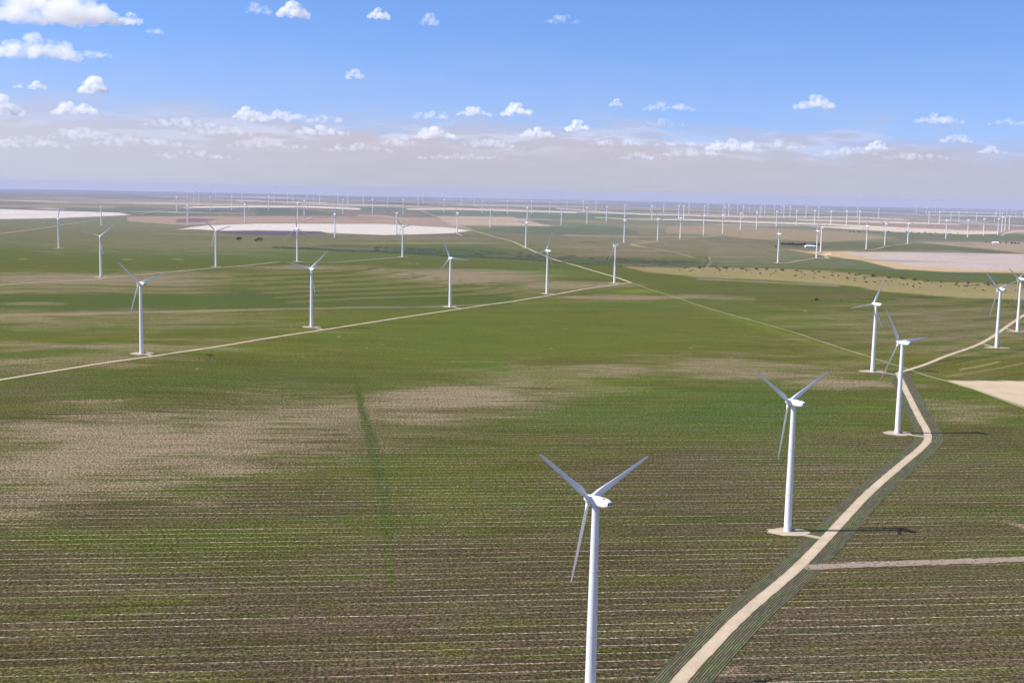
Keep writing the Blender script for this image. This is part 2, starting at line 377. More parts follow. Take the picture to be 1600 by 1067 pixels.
blend(line([(985,382),(1026,377),(1062,375),(1100,371),(1120,368)],.7,.7),(178,166,150),.7)
blend(line([(985,382),(1010,387)],.9,.7),(200,190,180),.7)
# lilac grey field with tan rim at the right
blend(poly([(1232,390),(1260,393),(1300,393),(1480,391),(1540,396),(1700,398),(1700,428),(1480,425),(1400,420),(1345,407),(1290,400)],1,0),(212,184,160),.85)
blend(poly([(1315,395),(1480,394),(1560,397),(1700,399),(1700,424),(1500,421),(1420,415),(1370,406)],1,0),(196,184,196),.9)
blend(line([(1293,403),(1288,399),(1297,396)],1.6,.8),(236,216,190),.8)
blend(poly([(1400,384),(1450,382),(1530,388),(1600,394),(1640,397),(1520,396),(1400,394),(1330,394)],1,0),(104,120,100),.75)
blend(poly([(1430,378),(1620,379),(1700,384),(1700,398),(1600,396),(1520,387)],1,1),(176,158,152),.75)
blend(poly([(1380,364),(1512,366),(1700,369),(1700,378),(1500,377),(1380,374)],1,1),(112,118,106),.6)
blend(poly([(1300,378),(1400,379),(1400,388),(1280,390),(1200,386),(1200,377)],1.2,1),(98,116,96),.6)
blend(poly([(1040,354),(1130,352),(1240,358),(1330,362),(1400,372),(1300,378),(1200,376),(1120,367),(1040,364)],1.2,2),(166,150,136),.75)
blend(poly([(1000,366),(1100,372),(1250,376),(1250,381),(1050,379),(1000,374)],1.2,2),(108,116,100),.6)
# pale bare field at the right edge
TRI=[(1477,594.6),(1520,607),(1600,635),(1760,700),(1760,596)]
blend(poly(TRI,.7,0),(228,206,188),.95)
for a in [(1500,601,1560,606),(1540,600,1600,607),(1560,612,1600,618)]:
    blend(line([(a[0],a[1]),(a[2],a[3])],1.2,2,4),(204,178,156),.5)
blend(line([(1477,593.6),(1760,594.8)],.7,.7),(70,78,52),.6)
blend(ell(1598,822,38,5,.7,1.4,.25),(176,158,140),.75)
blend(ell(1140,1050,30,9,.7,1.6),(160,138,124),.6)
# thin holdings seen edge on in the far country
_r=random.Random(41)
for k in range(95):
    x0=_r.uniform(-60,1560); L_=_r.uniform(50,300); d_=_r.choice([_r.uniform(14,48),_r.uniform(20,34)]); y0=298+(x0-800)*.021+d_; sl_=.021+_r.uniform(-.008,.012)
    cc=_r.choice([(206,196,200),(186,172,172),(100,112,134),(104,122,118),(168,150,148),(196,190,200),(112,118,124)])
    blend(line([(x0,y0),(x0+L_*.5,y0+sl_*L_*.5+_r.uniform(-.4,.4)),(x0+L_,y0+sl_*L_)],[.1,_r.uniform(.3,1.1)*(.5+d_/40),.1],.6),cc,_r.uniform(.3,.75))
for k in range(60):
    x0=_r.uniform(-60,1500); L_=_r.uniform(40,220); d_=_r.uniform(48,100); y0=298+(x0-800)*.021+d_
    cc=_r.choice([(150,146,134),(96,112,92),(110,126,96),(160,150,136),(100,116,84),(124,118,104)])
    blend(line([(x0,y0),(x0+L_*.5,y0+.01*L_+_r.uniform(-1,1)),(x0+L_,y0+.02*L_)],[.2,_r.uniform(.6,2.0),.2],.9,2),cc,_r.uniform(.25,.6))
# white stubble fields and far strips (real field edges), two cloud shadows painted among them
WH=(222,214,224)
blend(poly([(-200,322),(0,327),(100,330),(187,332.5),(204,336),(175,337.5),(90,341),(0,342.5),(-200,342)],.8,0),WH,.92)
blend(line([(-100,335),(40,335.5),(120,334)],.5,.6),(190,176,176),.5)
blend(poly([(276,359),(300,355),(325,352.2),(400,349.6),(600,350),(662,353.5),(706,356),(736,360.5),(706,364.5),(662,366),(600,367.4),(512,364),(500,361.5),(400,360),(350,360.8),(300,358)],.8,0),(222,214,222),.95)
blend(poly([(340,361),(400,361),(500,362),(510,365),(460,367.5),(380,366.5),(345,364)],.8,0),(96,100,136),.75)  # far cloud shadow painted as a dark blue strip under the white field
blend(poly([(200,338),(400,338),(500,338),(680,340),(735,357),(600,349),(400,348.4),(290,352),(200,346)],.8,1),(176,154,152),.85)
blend(poly([(275,343),(300,341),(340,343),(320,347),(275,348)],.8,0),(110,100,128),.7)  # smaller cloud shadow, likewise painted into the ground colour
blend(line([(290,325),(306,324),(400,323),(480,323.3),(562,326.8)],1.2,.6),(224,214,214),.9)
blend(line([(300,326),(400,326),(480,327)],1.0,.6),(96,108,130),.5)
blend(line([(370,314),(400,314),(430,316),(510,317.6)],.8,.6),(196,190,200),.8)
blend(line([(0,322),(100,322),(180,324)],1.2,.8),(178,166,170),.5)
blend(line([(637,327),(720,327),(800,329.6),(900,332)],1.1,.6),(216,206,204),.85)
blend(poly([(681,337.5),(800,339),(831,346),(862,353.7),(800,352.8),(706,352.5)],.8,0),(190,172,166),.85)
blend(line([(690,345),(860,352.4)],.6,.8),(208,200,196),.4)
blend(poly([(460,323),(560,330),(680,332),(640,341),(560,345),(440,338)],.8,2),(150,134,138),.5)
blend(line([(560,337),(600,338),(640,343)],1.2,.8),(190,180,172),.6)
blend(poly([(400,327),(470,327),(540,336),(400,337)],1,1),(98,118,122),.6)
blend(line([(870,326),(1000,335),(1130,338.4),(1340,339.5),(1420,344)],.8,.6),(206,198,200),.75)
blend(line([(930,340),(1000,343),(1090,344),(1200,348),(1300,351),(1400,356)],[.4,.5,1.0,1.3,1.3,1.0],.6),(222,210,208),.85)
blend(poly([(1246,342.5),(1400,346),(1500,350),(1500,351.5),(1400,349.3),(1246,344.4)],.6,0),(216,202,202),.8)
blend(poly([(1262,353.6),(1330,354),(1400,355.5),(1460,358),(1512,361),(1560,361.5),(1560,365.5),(1512,366.5),(1400,362.5),(1330,358.5)],.7,0),(222,206,202),.9)
blend(poly([(1400,350),(1500,353),(1600,356),(1700,357),(1700,367),(1600,366),(1560,361),(1400,355)],1,1),(168,146,150),.6)
blend(line([(1564,368),(1572,364),(1590,361),(1700,361)],.9,.6),(226,204,196),.8)
blend(line([(1500,347.6),(1600,353)],.8,.6),(190,186,200),.7)
blend(poly([(800,354),(960,353),(1000,362),(1000,368),(820,366),(740,360)],1,1),(98,118,110),.6)
blend(line([(880,367.8),(912,368.6),(1000,370),(1090,371)],.7,.7),(176,164,150),.7)
blend(ell(922,378.5,14,1.2,.5,.3),(60,72,70),.7)
# pale claypans, a few metres across
for (x,y,a,b) in [(187,625,5,1.5),(380,627,3.4,1.3),(530,526,3,1.2),(598,538,2,.9),(861,544,3,1),(1080,544,2.6,1),(883,513,2.4,.8),(308,576,3,1),(70,587,2,.9),(652,412,3,.8),(637,412,8,.6),(278,405.5,8,.7),(199,405.5,8,.7),(35,405,8,.7),(474,558,2.2,.9),(522,775,2.5,1),(1258,486,3,1)]:
    blend(ell(x,y,a*1.1,b*1.1,.6,.4),(170,162,132),.6)
gw=sstep(50,75,dep)*(1-sstep(230,300,dep))*(obs[:,1]>obs[:,0])
obs[:,1]*=1-.13*gw; obs[:,0]*=1+.04*gw
nk=np.interp(dep,[250,340,1100],[1,.86,.81])+.17*sstep(330,420,dep)*sstep(950,1300,px)
gy=(.10*sstep(300,380,dep)+.16*sstep(320,420,dep)*sstep(800,1100,px))[:,None]
obs=obs*(1-gy)+obs.mean(1,keepdims=True)*np.array([1.06,1.0,.86])*gy
obs*=nk[:,None]; obs[:,1]*=1-.06*sstep(280,360,dep)
# un-haze what was observed into ground colour, keeping painted cloud shadows and horizon fade
SIG=HAZE_SIGMA=2.4e-5
AIR=np.array([.25,.265,.40])
KIL=np.array([1.66,1.70,1.95])
T_=np.exp(-SIG*rr)[:,None]
alb=(obs-AIR[None,:]*(1-T_))/(T_*KIL[None,:])
alb=np.clip(alb,.008,.75)
rowm=np.clip(.25*sstep(120,200,dep)+.75*sstep(230,400,dep),0,1)*(1-sstep(.0,.6,np.maximum(poly(TRI,1),0)))
fieldw=np.clip(1-np.minimum(1,np.maximum.reduce([poly(TRI,1)])),0,1)
colattr=np.concatenate([alb,np.ones((len(alb),1))],1)
brt=obs.mean(1)
mk=np.stack([rowm,sstep(45,120,dep)*fieldw,fieldw,np.ones(len(alb))],1)
bareattr=np.stack([bare,bare,bare,np.ones(len(alb))],1)
me=bpy.data.meshes.new('ground')
me.vertices.add(na*nr); me.vertices.foreach_set('co',np.stack([GX,GY,GZ],1).ravel())
I=np.arange(na)[:,None]; J=np.arange(nr-1)[None,:]
I2=(I+1)%na
q=np.stack([(I*nr+J),(I*nr+J+1),(I2*nr+J+1),(I2*nr+J)],-1).reshape(-1,4)[:, ::-1]
nf=len(q); me.loops.add(nf*4); me.loops.foreach_set('vertex_index',q.ravel().astype(np.int32))
me.polygons.add(nf); me.polygons.foreach_set('loop_start',np.arange(0,nf*4,4,dtype=np.int32)); me.polygons.foreach_set('loop_total',np.full(nf,4,np.int32))
me.polygons.foreach_set('use_smooth',np.ones(nf,bool))
me.update(calc_edges=True)
for nm,arr in (('Col',colattr),('Mask',mk),('Bare',bareattr)):
    at=me.attributes.new(nm,'FLOAT_COLOR','POINT'); at.data.foreach_set('color',arr.astype(np.float32).ravel())
gm,n,p=new_mat('field_soil_and_crop',1.0,0.0)
geo=n.node('ShaderNodeNewGeometry'); sp=n.node('ShaderNodeSeparateXYZ'); n.l.new(geo.outputs['Position'],sp.inputs[0])
X_,Y_=sp.outputs[0],sp.outputs[1]
U=n.m('ADD',n.m('MULTIPLY',X_,cu),n.m('MULTIPLY',Y_,su)); Vv=n.m('SUBTRACT',n.m('MULTIPLY',Y_,cu),n.m('MULTIPLY',X_,su))
ac=n.node('ShaderNodeAttribute',attribute_name='Col'); am=n.node('ShaderNodeAttribute',attribute_name='Mask')
ms=n.node('ShaderNodeSeparateColor'); n.l.new(am.outputs['Color'],ms.inputs[0]); mrow,mmot,mfld=ms.outputs[0],ms.outputs[1],ms.outputs[2]
col=ac.outputs['Color']
# patches of crop vigour, stretched along the rows
ab=n.node('ShaderNodeAttribute',attribute_name='Bare')
mul=lambda f,c,k: n.mix(f,c,n.mix(1.0,c,(k[0],k[1],k[2],1),'MULTIPLY'))
a1=n.noise(n.comb(n.m('MULTIPLY',U,.011),n.m('MULTIPLY',Vv,.045)),1,6,.65)
col=mul(n.m('MULTIPLY',n.rng(a1,.47,.66,0,.85,True),mmot),col,(.86,1.06,.40))
a1b=n.noise(n.comb(n.m('MULTIPLY',U,.008),n.m('MULTIPLY',Vv,.05),5.),1,6,.65)
col=mul(n.m('MULTIPLY',n.rng(a1b,.48,.70,0,.8,True),mmot),col,(1.36,1.14,1.28))
a1c=n.noise(n.comb(n.m('MULTIPLY',U,.0035),n.m('MULTIPLY',Vv,.014),15.),1,5,.6)
col=mul(n.m('MULTIPLY',n.rng(a1c,.52,.68,0,.7,True),mmot),col,(.76,.80,.70))
wob=n.m('MULTIPLY',n.m('SUBTRACT',n.noise(n.comb(n.m('MULTIPLY',U,.006),n.m('MULTIPLY',Vv,.006)),1,2),.5),3.0)
Vw=n.m('ADD',Vv,wob)
st=n.noise(n.comb(n.m('MULTIPLY',U,.010),n.m('MULTIPLY',Vw,.42),2.),1,5,.65)
st2=n.noise(n.comb(n.m('MULTIPLY',U,.022),n.m('MULTIPLY',Vw,.11),6.),1,5,.65)
soil=n.mix(n.rng(st2,.35,.65),C3(.235,.183,.118),C3(.185,.138,.088))
gr=n.noise(n.comb(n.m('MULTIPLY',U,.62),n.m('MULTIPLY',Vv,.50)),1,6,.8)
# bare ground shows through where the crop thins out, broken up along the rows
bm_=n.m('ADD',ab.outputs['Fac'],n.m('ADD',n.m('MULTIPLY',n.m('SUBTRACT',st,.5),2.6),n.m('ADD',n.m('MULTIPLY',n.m('SUBTRACT',st2,.5),2.4),n.m('MULTIPLY',n.m('SUBTRACT',gr,.5),2.2))))
bmk=n.m('MULTIPLY',n.rng(bm_,.05,1.15,0,.94,True),n.rng(ab.outputs['Fac'],.02,.2,0,1,True))
col=n.mix(bmk,col,soil)
# streaks one planter pass wide
col=mul(n.m('MULTIPLY',n.rng(st,.34,.52,.6,0,True),mfld),col,(.68,.72,.62))
col=mul(n.m('MULTIPLY',n.rng(st,.53,.70,0,.75,True),n.m('ADD',n.m('MULTIPLY',mmot,.6),n.m('MULTIPLY',mfld,.25))),col,(1.35,1.30,1.32))
# single drills with a bare furrow between the planter passes
ph=n.m('DIVIDE',Vw,9.3); fl=n.m('FLOOR',ph); fr=n.m('SUBTRACT',ph,fl)
rnd=n.noise(n.comb(n.m('MULTIPLY',U,.004),n.m('MULTIPLY',fl,7.31)),1,3,.7)
dashn=n.noise(n.comb(n.m('MULTIPLY',U,.14),n.m('MULTIPLY',fl,3.77),8.),1,3,.75)
wl=n.rng(n.m('ABSOLUTE',n.m('SUBTRACT',fr,.5)),.025,.065,1,0,True)
dk=n.rng(n.m('ABSOLUTE',n.m('SUBTRACT',fr,.60)),.03,.085,1,0,True)  # furrow shade painted as a dark line on the far side
lam=n.m('MULTIPLY',n.m('MULTIPLY',n.m('MULTIPLY',wl,n.rng(rnd,.40,.58,.2,1,True)),n.rng(dashn,.34,.6,.6,1,True)),mrow)
dkl=n.m('MULTIPLY',n.m('MULTIPLY',dk,n.rng(rnd,.36,.60,.3,1,True)),mrow)
col=mul(n.m('MULTIPLY',dkl,.85),col,(.36,.38,.36))
col=n.mix(n.m('MULTIPLY',lam,.85),col,C3(.36,.31,.225))
for (per,off_,am_) in ((3.1,1.7,.35),(1.55,.4,.45)):
    ph2=n.m('DIVIDE',n.m('ADD',Vw,off_),per); fl2=n.m('FLOOR',ph2); fr2=n.m('SUBTRACT',ph2,fl2)
    rnd2=n.noise(n.comb(n.m('MULTIPLY',U,.02),n.m('MULTIPLY',fl2,5.1),per),1,4,.75)
    e2=n.m('ABSOLUTE',n.m('SUBTRACT',fr2,.5))
    col=n.mix(n.m('MULTIPLY',n.m('MULTIPLY',n.m('MULTIPLY',n.rng(e2,.08,.2,1,0,True),n.rng(rnd2,.46,.66,0,1,True)),mrow),am_),col,soil)
    col=mul(n.m('MULTIPLY',n.m('MULTIPLY',n.m('MULTIPLY',n.rng(e2,.3,.45,0,1,True),n.rng(rnd2,.38,.6,0,1,True)),mrow),.4),col,(.55,.58,.52))
# cloddy grain: single plants, clods, flecks of pale stubble
gr2=n.noise(n.comb(n.m('MULTIPLY',U,.30),n.m('MULTIPLY',Vv,.20),9.),1,5,.8)
col=mul(n.m('MULTIPLY',n.rng(gr,.40,.50,1,0,True),mfld),col,(.22,.25,.19))
col=mul(n.m('MULTIPLY',n.rng(gr,.51,.62,0,1,True),mfld),col,(2.7,2.5,2.6))
col=mul(n.m('MULTIPLY',n.rng(gr2,.52,.68,0,.9,True),mmot),col,(1.55,1.42,1.5))
col=mul(n.m('MULTIPLY',n.rng(gr2,.34,.48,.9,0,True),mmot),col,(.58,.66,.5))
n.l.new(col,p.inputs['Base Color'])
me.materials.append(gm)
go=bpy.data.objects.new('ground',me); COL.objects.link(go); tag(go,kind='structure')

# ------------------------------------------------------------------ draped strips: dirt roads, margins, tracks, pads
def poly_world(pts): return [np.array(hit(x,y)) for x,y in pts]
def resample(P,step):
    out=[P[0]]
    for a,b in zip(P[:-1],P[1:]):
        k=max(1,int(np.hypot(*(b-a))/step))
        for i in range(1,k+1): out.append(a+(b-a)*i/k)
    return out
def smooth(P,it=2):
    for _ in range(it):
        Q=[P[0]]
        for a,b in zip(P[:-1],P[1:]): Q+= [a*.75+b*.25,a*.25+b*.75]
        Q.append(P[-1]); P=Q
    return P
def strip(name,P,l,r,mat,off=.15,step=8,cols=1,jitter=0,seed=1,sm=2):
    """ribbon from l metres left of the line to r metres right"""
    P=resample(smooth(P,sm),step); rs=random.Random(seed)
    vs,uv=[],[]; s=0
    for i,pt in enumerate(P):
        a=P[max(0,i-1)]; b=P[min(len(P)-1,i+1)]; d=(b-a)/max(1e-6,np.hypot(*(b-a))); nn=np.array([-d[1],d[0]])
        if i: s+=np.hypot(*(pt-P[i-1]))
        jl=rs.uniform(-jitter,jitter); jr=rs.uniform(-jitter,jitter)
        for c in range(cols+1):
            t=c/cols; o=(l+jl)*(1-t)+(-r+jr)*t; q=pt+nn*o
            rr_=np.hypot(*q); vs.append((q[0],q[1],zt(q[0],q[1])+off+rr_*.00012+max(0,rr_-2000)*.00025)); uv.append((o,s))
    m=cols+1; fs=[(i*m+c,i*m+c+1,(i+1)*m+c+1,(i+1)*m+c) for i in range(len(P)-1) for c in range(cols)]
    o=mesh_obj(name,vs,[f[::-1] for f in fs],mat,uv=uv); tag(o,kind='structure')
    # faces up
    if len(o.data.polygons) and o.data.polygons[0].normal.z<0: o.data.flip_normals()
    return o
def road_mat(name,c1,c2,ruts=True):
    m,n,p=new_mat(name,.95,.1)
    uv=n.node('ShaderNodeUVMap'); sp=n.node('ShaderNodeSeparateXYZ'); n.l.new(uv.outputs[0],sp.inputs[0])
    g=n.node('ShaderNodeNewGeometry')
    a=n.noise(g.outputs['Position'],.06,5,.65); b=n.noise(g.outputs['Position'],.9,4,.7)
    c=n.mix(n.rng(a,.35,.65,0,1,True),c1,c2)
    c=n.mix(n.rng(b,.5,.75,0,.45),c,n.mix(1.0,c,(.62,.58,.55,1),'MULTIPLY'))
    if ruts:
        x=n.m('ABSOLUTE',sp.outputs[0]); wb=n.m('MULTIPLY',n.m('SUBTRACT',n.noise(n.comb(0.,n.m('MULTIPLY',sp.outputs[1],.03)),1,3),.5),.8)
        r=n.rng(n.m('ABSOLUTE',n.m('SUBTRACT',n.m('ADD',x,wb),1.0)),.25,.8,.30,0,True)
        c=n.mix(r,c,n.mix(1.0,c,(1.14,1.14,1.16,1),'MULTIPLY'))
        e=n.rng(n.m('ADD',x,n.m('MULTIPLY',n.m('SUBTRACT',b,.5),1.6)),2.4,3.5,0,.65,True)
        c=n.mix(e,c,n.mix(1.0,c,(.72,.66,.58,1),'MULTIPLY'))
    n.l.new(c,p.inputs['Base Color']); return m
M_road=road_mat('caliche_road',C3(.47,.375,.265),C3(.39,.31,.22))
M_pad=road_mat('crushed_caliche_pad',C3(.44,.355,.26),C3(.35,.28,.20),False)
M_sand=None
# planted margin rows that follow the road
mm,n,p=new_mat('margin_rows',.95,.08)
uvn=n.node('ShaderNodeUVMap'); sp=n.node('ShaderNodeSeparateXYZ'); n.l.new(uvn.outputs[0],sp.inputs[0]); g=n.node('ShaderNodeNewGeometry')
x=n.m('ADD',sp.outputs[0],n.m('MULTIPLY',n.m('SUBTRACT',n.noise(n.comb(0.,n.m('MULTIPLY',sp.outputs[1],.05)),1,3),.5),.5))
ph=n.m('DIVIDE',x,1.3); fl=n.m('FLOOR',ph); fr=n.m('ABSOLUTE',n.m('SUBTRACT',n.m('SUBTRACT',ph,fl),.5))
rn=n.noise(n.comb(n.m('MULTIPLY',fl,4.3),n.m('MULTIPLY',sp.outputs[1],.07)),1,5,.75)
nb=n.noise(g.outputs['Position'],.035,4,.6); nf_=n.noise(g.outputs['Position'],.8,3,.7)
c=n.mix(n.rng(nb,.42,.62,0,1,True),C3(.058,.050,.032),C3(.052,.076,.018))
c=n.mix(n.rng(nb,.60,.75,0,.6,True),c,C3(.20,.15,.11))
c=n.mix(n.m('MULTIPLY',n.rng(fr,.10,.24,1,0,True),n.rng(rn,.38,.6,.12,.85,True)),c,C3(.21,.18,.11))
c=n.mix(n.rng(n.m('ABSOLUTE',n.m('SUBTRACT',fr,.42)),.02,.12,.8,0,True),c,C3(.032,.036,.018))
c=n.mix(n.rng(nf_,.5,.7,0,.5),c,n.mix(1.0,c,(.55,.6,.5,1),'MULTIPLY'))
n.l.new(c,p.inputs['Base Color'])
MAIN=[(1010,1130),(1058,1067),(1109,1012),(1161,959),(1205,922),(1248,886),(1300,831),(1330,798),(1360,767),(1415,720),(1440,700),(1451,687),(1448,672),(1437.5,655),(1422.5,625),(1409,597),(1403,583)]
EAST=[(1403,583),(1415,579.5),(1450,568.5),(1475,557.5),(1525,541),(1550,527.5),(1575,509),(1600,492.5),(1640,468),(1700,440)]
mw=poly_world(MAIN)
strip('field_margin',mw,11.0,3.2,mm,.07,5,3,sm=1)     # left of the road
strip('field_margin',mw,-3.0,13.0,mm,.09,5,3,sm=1)    # right of the road
strip('dirt_road',mw,3.4,3.4,M_road,.16,4,4,.28,3,1)
strip('dirt_road',poly_world(EAST),3.2,3.2,M_road,.17,8,2,.2,4)
LEFT=[(-160,625),(0,593.7),(100,577.5),(235,557.5),(400,531.7),(510,515),(620,497.5),(725,482),(765,476),(800,471.5),(865,461),(910,452.5),(960,445.5),(986,442.5)]
strip('dirt_road',poly_world(LEFT),3.4,3.4,M_road,.16,8,2,.2,5,0)
strip('dirt_road',poly_world([(986,442.5),(975,438),(960,433),(930,424.5),(907,417.5),(895,414),(882,411),(862,405),(840,396),(827.5,390),(812,383),(800,377.5),(781,373),(735,360),(712.5,352),(680,338.7),(657.5,330)]),3.6,3.6,M_road,.2,12,1,.2,6,1)
strip('dirt_road',poly_world([(-160,462),(0,446),(70,441),(150,437.5),(165,434.5),(240,428),(332,419.8),(400,414),(428,410.6),(437,410)]),3.4,3.4,M_road,.2,12,1,.2,7,1)
strip('dirt_road',poly_world([(462,409.8),(510,411),(535,409.5),(600,404.5),(629,402.3)]),3.2,3.2,M_road,.2,12,1,.2,8,1)
strip('dirt_road',poly_world([(0,366),(40,361),(85,354.5),(110,350),(152,344.5)]),4,4,M_road,.2,30,1,.2,9,1)
strip('dirt_road',poly_world([(200,336.2),(226,335),(258,328),(283,326.5),(320,320)]),5,5,M_road,.2,40,1,.2,10,1)
strip('dirt_road',poly_world([(1215,411.4),(1228,412),(1250,407.5),(1277,403.8),(1292,403)]),3.5,3.5,M_road,.2,12,1,.2,11,1)
strip('dirt_road',poly_world([(1354,389.8),(1366,391),(1385,385),(1420,381.5)]),3.5,3.5,M_road,.2,14,1,.2,12,1)
strip('dirt_road',poly_world([(714,365.7),(722,368.6)]),5,5,M_road,.2,14,1,.2,12,0)
strip('dirt_road',poly_world([(470,345.5),(480,343),(487,340.5)]),8,8,M_road,.2,14,1,.2,12,0)
# thin track with its grass verge
M_track=road_mat('grassy_track',C3(.28,.27,.15),C3(.20,.24,.10),False)
THIN=[(986,442.5),(1020,454),(1055,465),(1100,480),(1200,508),(1250,522.5),(1350,555),(1400,571),(1425,579),(1450,588),(1475,594.5),(1520,608),(1600,637.5),(1680,668)]
strip('field_track',poly_world(THIN),1.6,1.6,M_track,.13,8,1,.2,13,0)
# pale sandy track across the right hand field
ms_,n,p=new_mat('weedy_sand',.95,.08); g=n.node('ShaderNodeNewGeometry')
a=n.noise(g.outputs['Position'],.05,4,.6); b=n.noise(g.outputs['Position'],.33,3,.7)
c=n.mix(a,C3(.29,.22,.175),C3(.24,.185,.14)); c=n.mix(n.rng(b,.54,.60,0,.85,True),c,C3(.08,.075,.045)); n.l.new(c,p.inputs['Base Color'])
strip('sandy_track',poly_world([(1256,887),(1290,885),(1340,882.5),(1420,880),(1500,877),(1600,873.5),(1720,869)]),4.6,4.6,ms_,.12,4,3,.9,14,0)

def pad(bx,by,road=None,rx=11,ry=11,seed=0,dx=0,dy=0):
    c=np.array([bx,by])+np.array([dx,dy]); rs=random.Random(seed); vs=[]; k=26
    for i in range(k):
        a=2*math.pi*i/k; q=c+np.array([math.cos(a)*rx,math.sin(a)*ry])*(1+rs.uniform(-.10,.12)); vs.append(q)
    rr_=np.hypot(*c); hgt=lambda q: zt(q[0],q[1])+.20+rr_*.00012+max(0,rr_-2000)*.00025
    V3=[(c[0],c[1],hgt(c))]+[(q[0],q[1],hgt(q)) for q in vs]
    o=mesh_obj('gravel_pad',V3,[(0,i+1,(i+1)%k+1) for i in range(k)],M_pad,uv=[(0,0)]*len(V3)); tag(o,kind='structure')
    if road is not None:
        rd=np.array(road)
        strip('pad_spur',[c,c*.5+rd*.5,rd],2.6,2.6,M_pad,.18,5,1,.35,seed,1)

# ------------------------------------------------------------------ turbine
mw_,n,p=new_mat('painted_steel',.42,.35); g=n.node('ShaderNodeTexCoord')
a=n.noise(g.outputs['Object'],.35,4,.6); sx=n.node('ShaderNodeSeparateXYZ'); n.l.new(g.outputs['Object'],sx.inputs[0])
c=n.mix(n.rng(a,.4,.7,0,.5),C3(.80,.79,.80),C3(.74,.72,.70))
gst=n.noise(n.comb(n.m('MULTIPLY',sx.outputs[0],1.4),n.m('MULTIPLY',sx.outputs[1],1.4),n.m('MULTIPLY',sx.outputs[2],.05)),1,4,.6)
c=n.mix(n.rng(gst,.52,.74,0,.35,True),c,C3(.50,.47,.42))
for zf in (24,52): c=n.mix(n.rng(n.m('ABSOLUTE',n.m('SUBTRACT',sx.outputs[2],float(zf))),.10,.16,.7,0,True),c,C3(.42,.42,.43))
n.l.new(c,p.inputs['Base Color'])
mb_,n,p=new_mat('blade_gelcoat',.45,.3); g=n.node('ShaderNodeTexCoord'); a=n.noise(g.outputs['Object'],.5,4,.6)
c=n.mix(n.rng(a,.4,.75,0,.5),C3(.86,.86,.87),C3(.78,.78,.79)); n.l.new(c,p.inputs['Base Color'])
md_,n,p=new_mat('dark_louvre',.7,.2); p.inputs['Base Color'].default_value=C3(.03,.03,.035)
mg_,n,p=new_mat('grey_galvanised',.6,.3); p.inputs['Base Color'].default_value=C3(.30,.31,.33)

def lathe(prof,seg=28,cap0=True,cap1=True,center=(0,0),axis='Z'):
    vs=[];fs=[]
    for (r,z) in prof:
        for i in range(seg):
            a=2*math.pi*i/seg; vs.append((center[0]+r*math.cos(a),center[1]+r*math.sin(a),z))
    for j in range(len(prof)-1):
        for i in range(seg): fs.append((j*seg+i,j*seg+(i+1)%seg,(j+1)*seg+(i+1)%seg,(j+1)*seg+i))
    if cap0: fs.append(tuple(range(seg))[::-1])
    if cap1: fs.append(tuple((len(prof)-1)*seg+i for i in range(seg)))
    if axis=='Y': vs=[(x,z,-y) for x,y,z in vs]
    return vs,fs
def addm(A,B):
    k=len(A[0]); A[0].extend(B[0]); A[1].extend([tuple(i+k for i in f) for f in B[1]])
def boxm(x0,x1,y0,y1,z0,z1):
    vs=[(x,y,z) for z in (z0,z1) for y in (y0,y1) for x in (x0,x1)]
    return vs,[(0,2,3,1),(4,5,7,6),(0,1,5,4),(2,6,7,3),(0,4,6,2),(1,3,7,5)]
HUBZ=82.1; HUBY=4.3; TILT=math.radians(5)
def tower_mesh():
    prof=[(2.62,-.4),(2.62,.18),(2.36,.18),(2.34,.5)]
    rad=lambda z: 2.34-(2.34-1.47)*(max(0,z-12)/68)**1.0 if z>12 else 2.34
    for zf in (24,52):
        prof+=[(rad(zf)-.0,zf-.14),(rad(zf)+.045,zf-.11),(rad(zf)+.045,zf+.11),(rad(zf),zf+.14)]
    prof+=[(1.47,80.0),(1.75,80.02),(1.75,80.35)]
    prof.sort(key=lambda q:q[1]) if False else None
    return lathe(prof,32)
def nacelle_mesh():
    # rounded box sections: y, half width, z low, z high
    sec=[(2.75,1.15,-1.2,1.2),(2.55,1.5,-1.6,1.62),(1.5,1.72,-1.85,1.85),(-1.5,1.78,-1.95,1.98),(-4.5,1.74,-1.9,1.95),(-6.4,1.66,-1.72,1.72),(-7.7,1.5,-1.15,1.42),(-8.3,1.32,-.75,1.15)]
    vs=[];fs=[];K=20
    for (y,w,z0,z1) in sec:
        zc=(z0+z1)/2;h=(z1-z0)/2
        for i in range(K):
            a=2*math.pi*(i+.5)/K; ca,sa=math.cos(a),math.sin(a)
            e=.42
            vs.append((w*math.copysign(abs(ca)**e,ca),y,HUBZ+.05+zc+h*math.copysign(abs(sa)**e,sa)))
    for j in range(len(sec)-1):
        for i in range(K): fs.append((j*K+i,(j+1)*K+i,(j+1)*K+(i+1)%K,j*K+(i+1)%K))
    fs.append(tuple(range(K))); fs.append(tuple((len(sec)-1)*K+i for i in range(K))[::-1])
    return vs,fs
def hub_mesh():
    prof=[(1.15,2.6),(1.62,3.0),(1.78,3.6),(1.80,4.6),(1.66,5.3),(1.30,6.0),(.75,6.5),(.2,6.72)]
    A=lathe([(r,y-HUBY) for r,y in prof],28,True,True,axis='Y')
    vs=[(x,y,z) for x,y,z in A[0]]
    # pitch collars
    B=(vs,A[1])
    for k in range(3):
        t=k*2*math.pi/3; c=lathe([(1.02,1.0),(1.02,1.95),(.95,2.0)],20,False,True)
        ct,st=math.cos(t),math.sin(t)
        addm(B,([(x*ct+z*st,y,-x*st+z*ct) for x,y,z in c[0]],c[1]))
    return B
